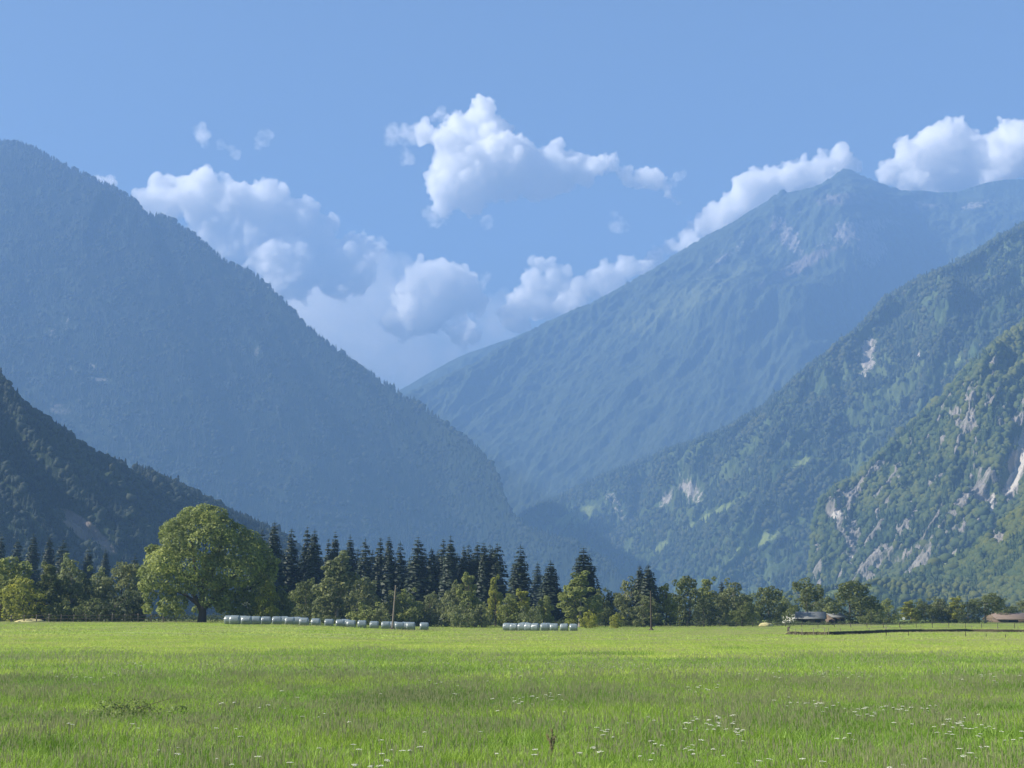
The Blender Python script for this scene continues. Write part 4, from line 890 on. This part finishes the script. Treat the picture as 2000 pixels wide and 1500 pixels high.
link('plate', tubes_mesh('plate', [([(0, -.10, g.z - z), (0, -.06, g.z - z)], [.3, .3]), ([(0, -.101, g.z - z), (0, -.10, g.z - z)], [.01, .3])], WP, 14), so); tag(so, 'thin post carrying a small round white plate before the right trees', 'sign')
# pale straw heap and old hay
b = NB('straw'); SM = b.diffuse(b.mix(b.noise(b.pos(), 5., 5, .7), (.30, .27, .12), (.55, .50, .26)), .95, spec=.1)
def heap(name, u, v, w_, h, Y, lab, cat, mat):
    v0, f0 = ICO3; n_ = fbm(v0[:, 0] * 2, v0[:, 1] * 2, v0[:, 2] * 2 + u, 3, 4); q = v0 * (1 + n_ * .35)[:, None] * [w_ / 2, w_ * .3, h]; x = (u - 1000) / F * Y
    return tag(link(name, np_mesh(name, q, f0, 3, mat, True), None, (x, Y, zg1(x, Y) + .02)), lab, cat)
heap('straw_heap', 1489, 1214, 3.0, .75, 292, 'pale yellow straw heap at the far field edge', 'heap', SM)
heap('hay_pile', 72, 1210, 5.0, .6, 250.5, 'flat pile of dry hay by the rail fence', 'heap', SM)
# ---------------------------------------------------------------- flowers and weeds in the meadow
b = NB('umbel_white'); UW = b.diffuse((.75, .75, .68), .7, spec=.1, translucent=.3)
rng = np.random.default_rng(21); cl = [(1185, 1425, 20, 6, 6), (1300, 1415, 40, 5, 6), (1390, 1412, 60, 10, 26), (1440, 1430, 30, 8, 12), (1300, 1450, 120, 20, 14), (1650, 1440, 20, 8, 6), (1730, 1388, 100, 10, 34), (1880, 1420, 80, 14, 34), (1990, 1440, 50, 16, 10), (1900, 1465, 40, 8, 8), (1040, 1366, 60, 6, 24), (1370, 1340, 40, 8, 12),
      (1560, 1372, 80, 8, 18), (1900, 1322, 90, 8, 22), (1200, 1300, 120, 8, 30), (1600, 1318, 120, 8, 26), (1080, 1290, 60, 5, 12), (250, 1312, 40, 4, 10), (260, 1295, 50, 5, 22), (130, 1420, 12, 3, 2), (560, 1360, 12, 4, 2), (480, 1390, 120, 20, 6), (760, 1470, 60, 20, 12), (500, 1470, 200, 20, 12), (180, 1325, 90, 8, 12), (900, 1330, 160, 16, 16), (480, 1300, 60, 6, 8), (1200, 1480, 300, 15, 16), (1700, 1490, 200, 8, 10), (900, 1290, 400, 8, 40), (600, 1400, 400, 40, 18)]
pts = []
for (u, v, su, sv, n_) in cl:
    for _ in range(int(n_ * .8) + 1):
        pu_, pv_ = rng.normal(u, su * .6), rng.normal(v, sv * .6)
        if 1265 < pv_ < 1500: pts.append(tuple(gpos(pu_, pv_, .5)))
pts = np.array(pts)
def umbel(seed):
    r = np.random.default_rng(seed); V, T = [], []; Tn = []; Hd = []
    H = .52
    def tri(a, b_, c, h): i = len(V); V.extend([a, b_, c]); T.append((i, i + 1, i + 2)); Hd.extend([h] * 3); Tn.extend([.6] * 3)
    tri((-.006, 0, 0), (.006, 0, 0), (0, 0, H), 0.0); tri((0, -.006, 0), (0, .006, 0), (0, 0, H), 0.0)
    for k in range(14):
        rr = .07 * math.sqrt(r.random()); a = r.uniform(0, 6.28); x, y = rr * math.cos(a), rr * math.sin(a); z = H + .02 - rr * .15; s = r.uniform(.016, .028)
        tri((0, 0, H - .06), (x - .002, y, z), (x + .002, y, z), 0.0)
        for q in range(3):
            a1 = a + q * 2.09; tri((x, y, z + .008), (x + s * math.cos(a1), y + s * math.sin(a1), z), (x + s * math.cos(a1 + 1.6), y + s * math.sin(a1 + 1.6), z), 1.0)
    return np.array(V), np.array(T), np.array(Tn), np.array(Hd)
b = NB('umbel_plant'); UM = b.diffuse(b.mix(b.attr('head'), (.08, .13, .04), (.46, .48, .41)), .7, spec=.1, translucent=.3)
rt = np.zeros((len(pts), 3)); rt[:, 2] = rng.uniform(0, 6.28, len(pts)); rt[:, 0] = rng.normal(0, .15, len(pts)); sz = rng.uniform(.35, .75, (len(pts), 1)) * np.ones((len(pts), 3)); sz[:, 2] = rng.uniform(.75, 1.15, len(pts))
scatter_object('white_wildflowers', [umbel(k) for k in range(4)], pts, rt, sz, UM, seed=5)
def weed(name, u, v, w_, h, n_, size, lab, cat, col):
    g = gpos(u, v, .1); r = np.random.default_rng(int(u)); L = [((r.normal(0, w_ * .25), r.normal(0, w_ * .2), h * r.uniform(.25, .7)), (w_ * r.uniform(.12, .22),) * 2 + (h * r.uniform(.2, .32),)) for _ in range(16)]
    o = empty(name, g); c = link('foliage', leaves_from_lumps(r, L, n_, size, 'foliage', LM), o); c.color = (*col, 1)
    link('stem', tubes_mesh('stem', [([(0, 0, -.05), (r.normal(0, w_ * .1), 0, h * .5), (r.normal(0, w_ * .2), 0, h)], [.012, .01, .006]) for _ in range(7)], BM, 5), o); return tag(o, lab, cat)
weed('leafy_weed', 255, 1398, 1.9, .5, 1300, .04, 'dark leafy weed clump rising from the grass at lower left', 'weed', (1.0, 1.15, .95))
def dock(u, v, h, lab):
    g = gpos(u, v, 0.0); o = empty('dock_plant', g); link('stem', tubes_mesh('stem', [([(0, 0, -.05), (.02, 0, h * .5), (.03, 0, h)], [.012, .009, .004]), ([(.02, 0, h * .4), (.08, .02, h * .8)], [.006, .003]), ([(.01, 0, h * .5), (-.06, .02, h * .85)], [.006, .003])], BM, 5), o)
    r = np.random.default_rng(int(u)); P_ = []; 
    for ax, az, bx2, bz in ((.02, .35, .03, 1.0), (.03, .45, .08, .8), (.01, .55, -.06, .85)):
        for t in np.linspace(0, 1, 60): P_.append((h * 0 + ax + (bx2 - ax) * t + r.normal(0, .012), r.normal(0, .012), h * (az + (bz - az) * t)))
    P_ = np.array(P_); s = .013; vs = np.stack([P_ + [-s, 0, 0], P_ + [0, s * .5, s], P_ + [s, 0, 0], P_ + [0, -s * .5, -s]], 1).reshape(-1, 3)
    b_ = NB('dock_seed'); link('seed_head', np_mesh('seed_head', vs, np.arange(len(vs)), 4, b_.diffuse((.13, .12, .06), .9, spec=.1), False), o); return tag(o, lab, 'dock plant')
dock(1075, 1494, .6, 'dark dry dock stalk standing at the lower middle edge')
# ---------------------------------------------------------------- clouds: scattering volumes beyond the haze
def cloud_material(name, dens, aniso=0.35, nscale=0.006, erode=0.5):
    b = NB(name)
    pv = b.n('ShaderNodeVolumePrincipled'); pv.inputs['Color'].default_value = (1, 1, 1, 1)
    pv.inputs['Anisotropy'].default_value = aniso
    if erode > 0:
        nz = b.noise(b.pos(), nscale, 6, 0.68, 0.6)
        d = b.math('MULTIPLY', b.ramp(nz, [(0.5 - 0.5 * (1 - erode) - .02, 0.0), (0.5 + .12, 1.0)]), dens)
        b.l(d, pv.inputs['Density'])
    else: pv.inputs['Density'].default_value = dens
    b.l(pv.outputs[0], b.out.inputs['Volume']); b.m.cycles.volume_step_rate = 0.12; return b.m
def fuse(o, voxel, mat):
    """voxel-fuse the mesh of o into outer shells only; enclosed hollows (shells that face inwards) are dropped"""
    md = o.modifiers.new('r', 'REMESH'); md.mode = 'VOXEL'; md.voxel_size = voxel
    dg = bpy.context.evaluated_depsgraph_get(); dg.update(); m2 = bpy.data.meshes.new_from_object(o.evaluated_get(dg)); o.modifiers.clear()
    n = len(m2.vertices); co = np.empty(n * 3, np.float32); m2.vertices.foreach_get('co', co); co = co.reshape(-1, 3).astype(float)
    lp = np.empty(len(m2.loops), np.int32); m2.loops.foreach_get('vertex_index', lp); q4 = lp.reshape(-1, 4)
    lab = np.arange(n)
    while True:
        mn = lab[q4].min(1); new = lab.copy(); np.minimum.at(new, q4.ravel(), np.repeat(mn, 4)); new = new[new]
        if (new == lab).all(): break
        lab = new
    cc = co - co.mean(0); a_, b_, c_, d_ = (cc[q4[:, i]] for i in range(4)); sv_ = np.einsum('ij,ij->i', a_, np.cross(b_, c_)) + np.einsum('ij,ij->i', a_, np.cross(c_, d_))
    vol = np.zeros(n); np.add.at(vol, lab[q4[:, 0]], sv_); q4 = q4[vol[lab[q4[:, 0]]] > 0]
    used = np.unique(q4); rm = np.zeros(n, int); rm[used] = np.arange(len(used)); old = o.data; bpy.data.meshes.remove(m2)
    o.data = np_mesh('cloud', co[used], rm[q4], 4, mat, True); bpy.data.meshes.remove(old)
def make_cloud(name, blobs, Y, mat, seed=1, voxel=11.0, puff=1.0, rough=1.3, flat=0.8, lv=2, squash=1.0):
    """blobs: (u, v, radius in photo pixels); a cauliflower of spheres grown on spheres, fused and roughened"""
    rng = random.Random(seed)
    sp = []
    for (u, v, r) in blobs:
        r = r * 1.13; c = at(u, v, Y + rng.uniform(-1, 1) * r * Y / F * .5); R = r * Y / F; sp.append((c, R))
        for _ in range(int(9 * puff)):
            d = Vector((rng.gauss(0, 1), rng.gauss(0, 1) * .8, rng.gauss(0, 1) + .15)).normalized()
            c2 = c + d * R * rng.uniform(.7, .95); r2 = R * rng.uniform(.28, .5); sp.append((c2, r2))
            if lv > 1:
                for _ in range(5):
                    d2 = (d + Vector((rng.gauss(0, 1), rng.gauss(0, 1), rng.gauss(0, 1))) * .8).normalized()
                    sp.append((c2 + d2 * r2 * .9, r2 * rng.uniform(.25, .5)))
    sv, sf = ICO3
    V = np.concatenate([sv * [R, R * flat, R * squash] + np.array(c) for c, R in sp]); Fc = np.concatenate([sf + k * len(sv) for k in range(len(sp))])
    o = link(name, np_mesh('cloud', V, Fc, 3, mat)); fuse(o, voxel, mat)
    m2 = o.data; n = len(m2.vertices); co = np.empty(n * 3, np.float32); m2.vertices.foreach_get('co', co); co = co.reshape(-1, 3)
    no = np.empty(n * 3, np.float32); m2.vertex_normals.foreach_get('vector', no); no = no.reshape(-1, 3)
    k = rough * voxel
    f1 = fbm(co[:, 0] / (k * 22), co[:, 1] / (k * 22), co[:, 2] / (k * 22), 2, seed) * k * 6
    f2 = (np.abs(fbm(co[:, 0] / (k * 8), co[:, 1] / (k * 8), co[:, 2] / (k * 8), 3, seed + 5)) - .15) * k * 8
    m2.vertices.foreach_set('co', (co + no * (f1 + f2)[:, None]).astype(np.float32).ravel()); m2.update()
    fuse(o, voxel * .6, mat); m2 = o.data
    m2.materials.clear(); m2.materials.append(mat)
    return tag(o, kind='stuff')
CM = cloud_material('cloud_vapour', 0.021, 0.0, 0.011, 0.58)
CMs = cloud_material('thin_cloud_vapour', 0.008, 0.0, 0.011, 0.85)
CMv = cloud_material('veil_vapour', 0.0016, 0.3, 0.002, 0.3)
CY = 12600
make_cloud('cloud', [(300, 395, 26), (345, 385, 38), (395, 395, 48), (450, 400, 46), (510, 405, 44), (560, 430, 42), (610, 470, 36), (480, 470, 60), (560, 520, 60), (420, 450, 40), (640, 520, 44), (690, 480, 26), (720, 490, 20), (650, 440, 16), (690, 540, 36), (520, 450, 50)], CY, CM, 1)
make_cloud('cloud', [(935, 225, 26), (905, 255, 34), (870, 270, 26), (835, 262, 18), (960, 265, 36), (900, 310, 44), (950, 330, 52), (1010, 310, 44), (1060, 330, 40), (1090, 350, 24), (880, 370, 34), (870, 405, 20), (920, 395, 28), (990, 370, 28), (1080, 300, 22), (1118, 322, 26), (1142, 340, 15), (1040, 365, 26), (860, 345, 20)], CY + 200, CM, 2)
make_cloud('cloud', [(1170, 325, 16), (1195, 320, 16), (1220, 340, 15), (1255, 345, 15), (1285, 355, 15), (1305, 375, 13), (1322, 395, 9)], CY + 100, CM, 3, 9)
make_cloud('cloud', [(820, 545, 32), (860, 545, 30), (790, 580, 30), (850, 590, 42), (905, 575, 34), (935, 590, 18), (900, 645, 26), (760, 630, 18), (800, 630, 30), (865, 525, 10), (830, 620, 36)], CY - 200, CM, 4)
make_cloud('cloud', [(1055, 518, 16), (1040, 548, 24), (1075, 553, 24), (1020, 588, 26), (1060, 598, 28), (1105, 582, 24), (1145, 562, 24), (1185, 540, 26), (1225, 524, 22), (1258, 520, 16), (1120, 600, 28), (1000, 610, 20), (1010, 625, 20), (1105, 530, 8), (1200, 570, 30), (1120, 610, 30)], CY, CM, 5)
make_cloud('cloud', [(1282, 500, 14), (1310, 482, 18), (1340, 462, 19), (1370, 442, 20), (1400, 424, 22), (1430, 402, 24), (1455, 382, 26), (1485, 358, 24), (1510, 345, 22), (1545, 333, 20), (1548, 358, 24), (1570, 332, 20), (1605, 324, 20), (1640, 316, 20), (1668, 322, 12), (1500, 390, 34), (1600, 350, 30), (1350, 485, 26), (1410, 440, 26), (1450, 415, 28)], CY + 100, CM, 6)
make_cloud('cloud', [(1735, 335, 22), (1770, 310, 30), (1810, 290, 34), (1850, 280, 34), (1875, 245, 14), (1890, 270, 24), (1930, 300, 40), (1980, 300, 50), (1965, 260, 16), (1998, 255, 20), (2040, 280, 50), (1850, 340, 46), (1940, 350, 40), (1780, 350, 30)], CY + 300, CM, 7)
make_cloud('cloud', [(185, 345, 8), (200, 358, 11), (216, 355, 9), (175, 350, 8), (214, 372, 10)], CY, CM, 8, 9)
for q in ([(805, 262, 15), (790, 268, 12), (822, 258, 14)], [(760, 256, 11), (762, 266, 11), (768, 274, 8)], [(794, 298, 10), (796, 308, 9)], [(860, 225, 10), (845, 232, 8)], [(1152, 322, 12), (1135, 312, 10)], [(1320, 345, 12), (1312, 355, 10)], [(850, 425, 16), (870, 430, 12), (948, 432, 9)], [(730, 500, 16), (745, 480, 14), (755, 495, 10)], [(945, 545, 12), (940, 560, 10)], [(390, 260, 8), (394, 270, 8)], [(436, 284, 8), (450, 290, 8), (459, 300, 6)], [(503, 268, 9), (506, 282, 8), (519, 262, 8), (515, 275, 7)], [(1200, 420, 8), (1212, 428, 8), (1218, 438, 6), (1206, 436, 7)], [(680, 555, 12), (674, 570, 8)], [(675, 655, 8), (680, 668, 7)]):
    make_cloud('cloud', q, CY - 300, CMs, int(q[0][0]), 9, rough=1.6)
make_cloud('cloud', [(560, 640, 90), (680, 660, 110), (800, 700, 80), (900, 690, 60), (960, 640, 50), (740, 600, 70), (620, 600, 80)], CY + 1600, CMv, 30, 40)
# ---------------------------------------------------------------- the air
b = NB('haze_air')
pv_ = b.n('ShaderNodeVolumePrincipled'); pv_.inputs['Density'].default_value = HAZE_DENSITY
pv_.inputs['Color'].default_value = (*HAZE_COLOR, 1); pv_.inputs['Anisotropy'].default_value = 0.0
b.l(pv_.outputs[0], b.out.inputs['Volume'])
x0, x1, y0, y1, z0, z1 = HAZE_BOX
hv = [(x, y, z) for x in (x0, x1) for y in (y0, y1) for z in (z0, z1)]
hf = [0, 1, 3, 2, 4, 6, 7, 5, 0, 4, 5, 1, 2, 3, 7, 6, 0, 2, 6, 4, 1, 5, 7, 3]
hz = link('haze', np_mesh('haze', hv, hf, 4, b.m, False)); tag(hz, kind='stuff')
bb_max = max((o.matrix_world @ Vector(c)).z for o in COL.objects if o.type == 'MESH' and o.get('kind') == 'structure' for c in o.bound_box)
print('highest structure', bb_max)
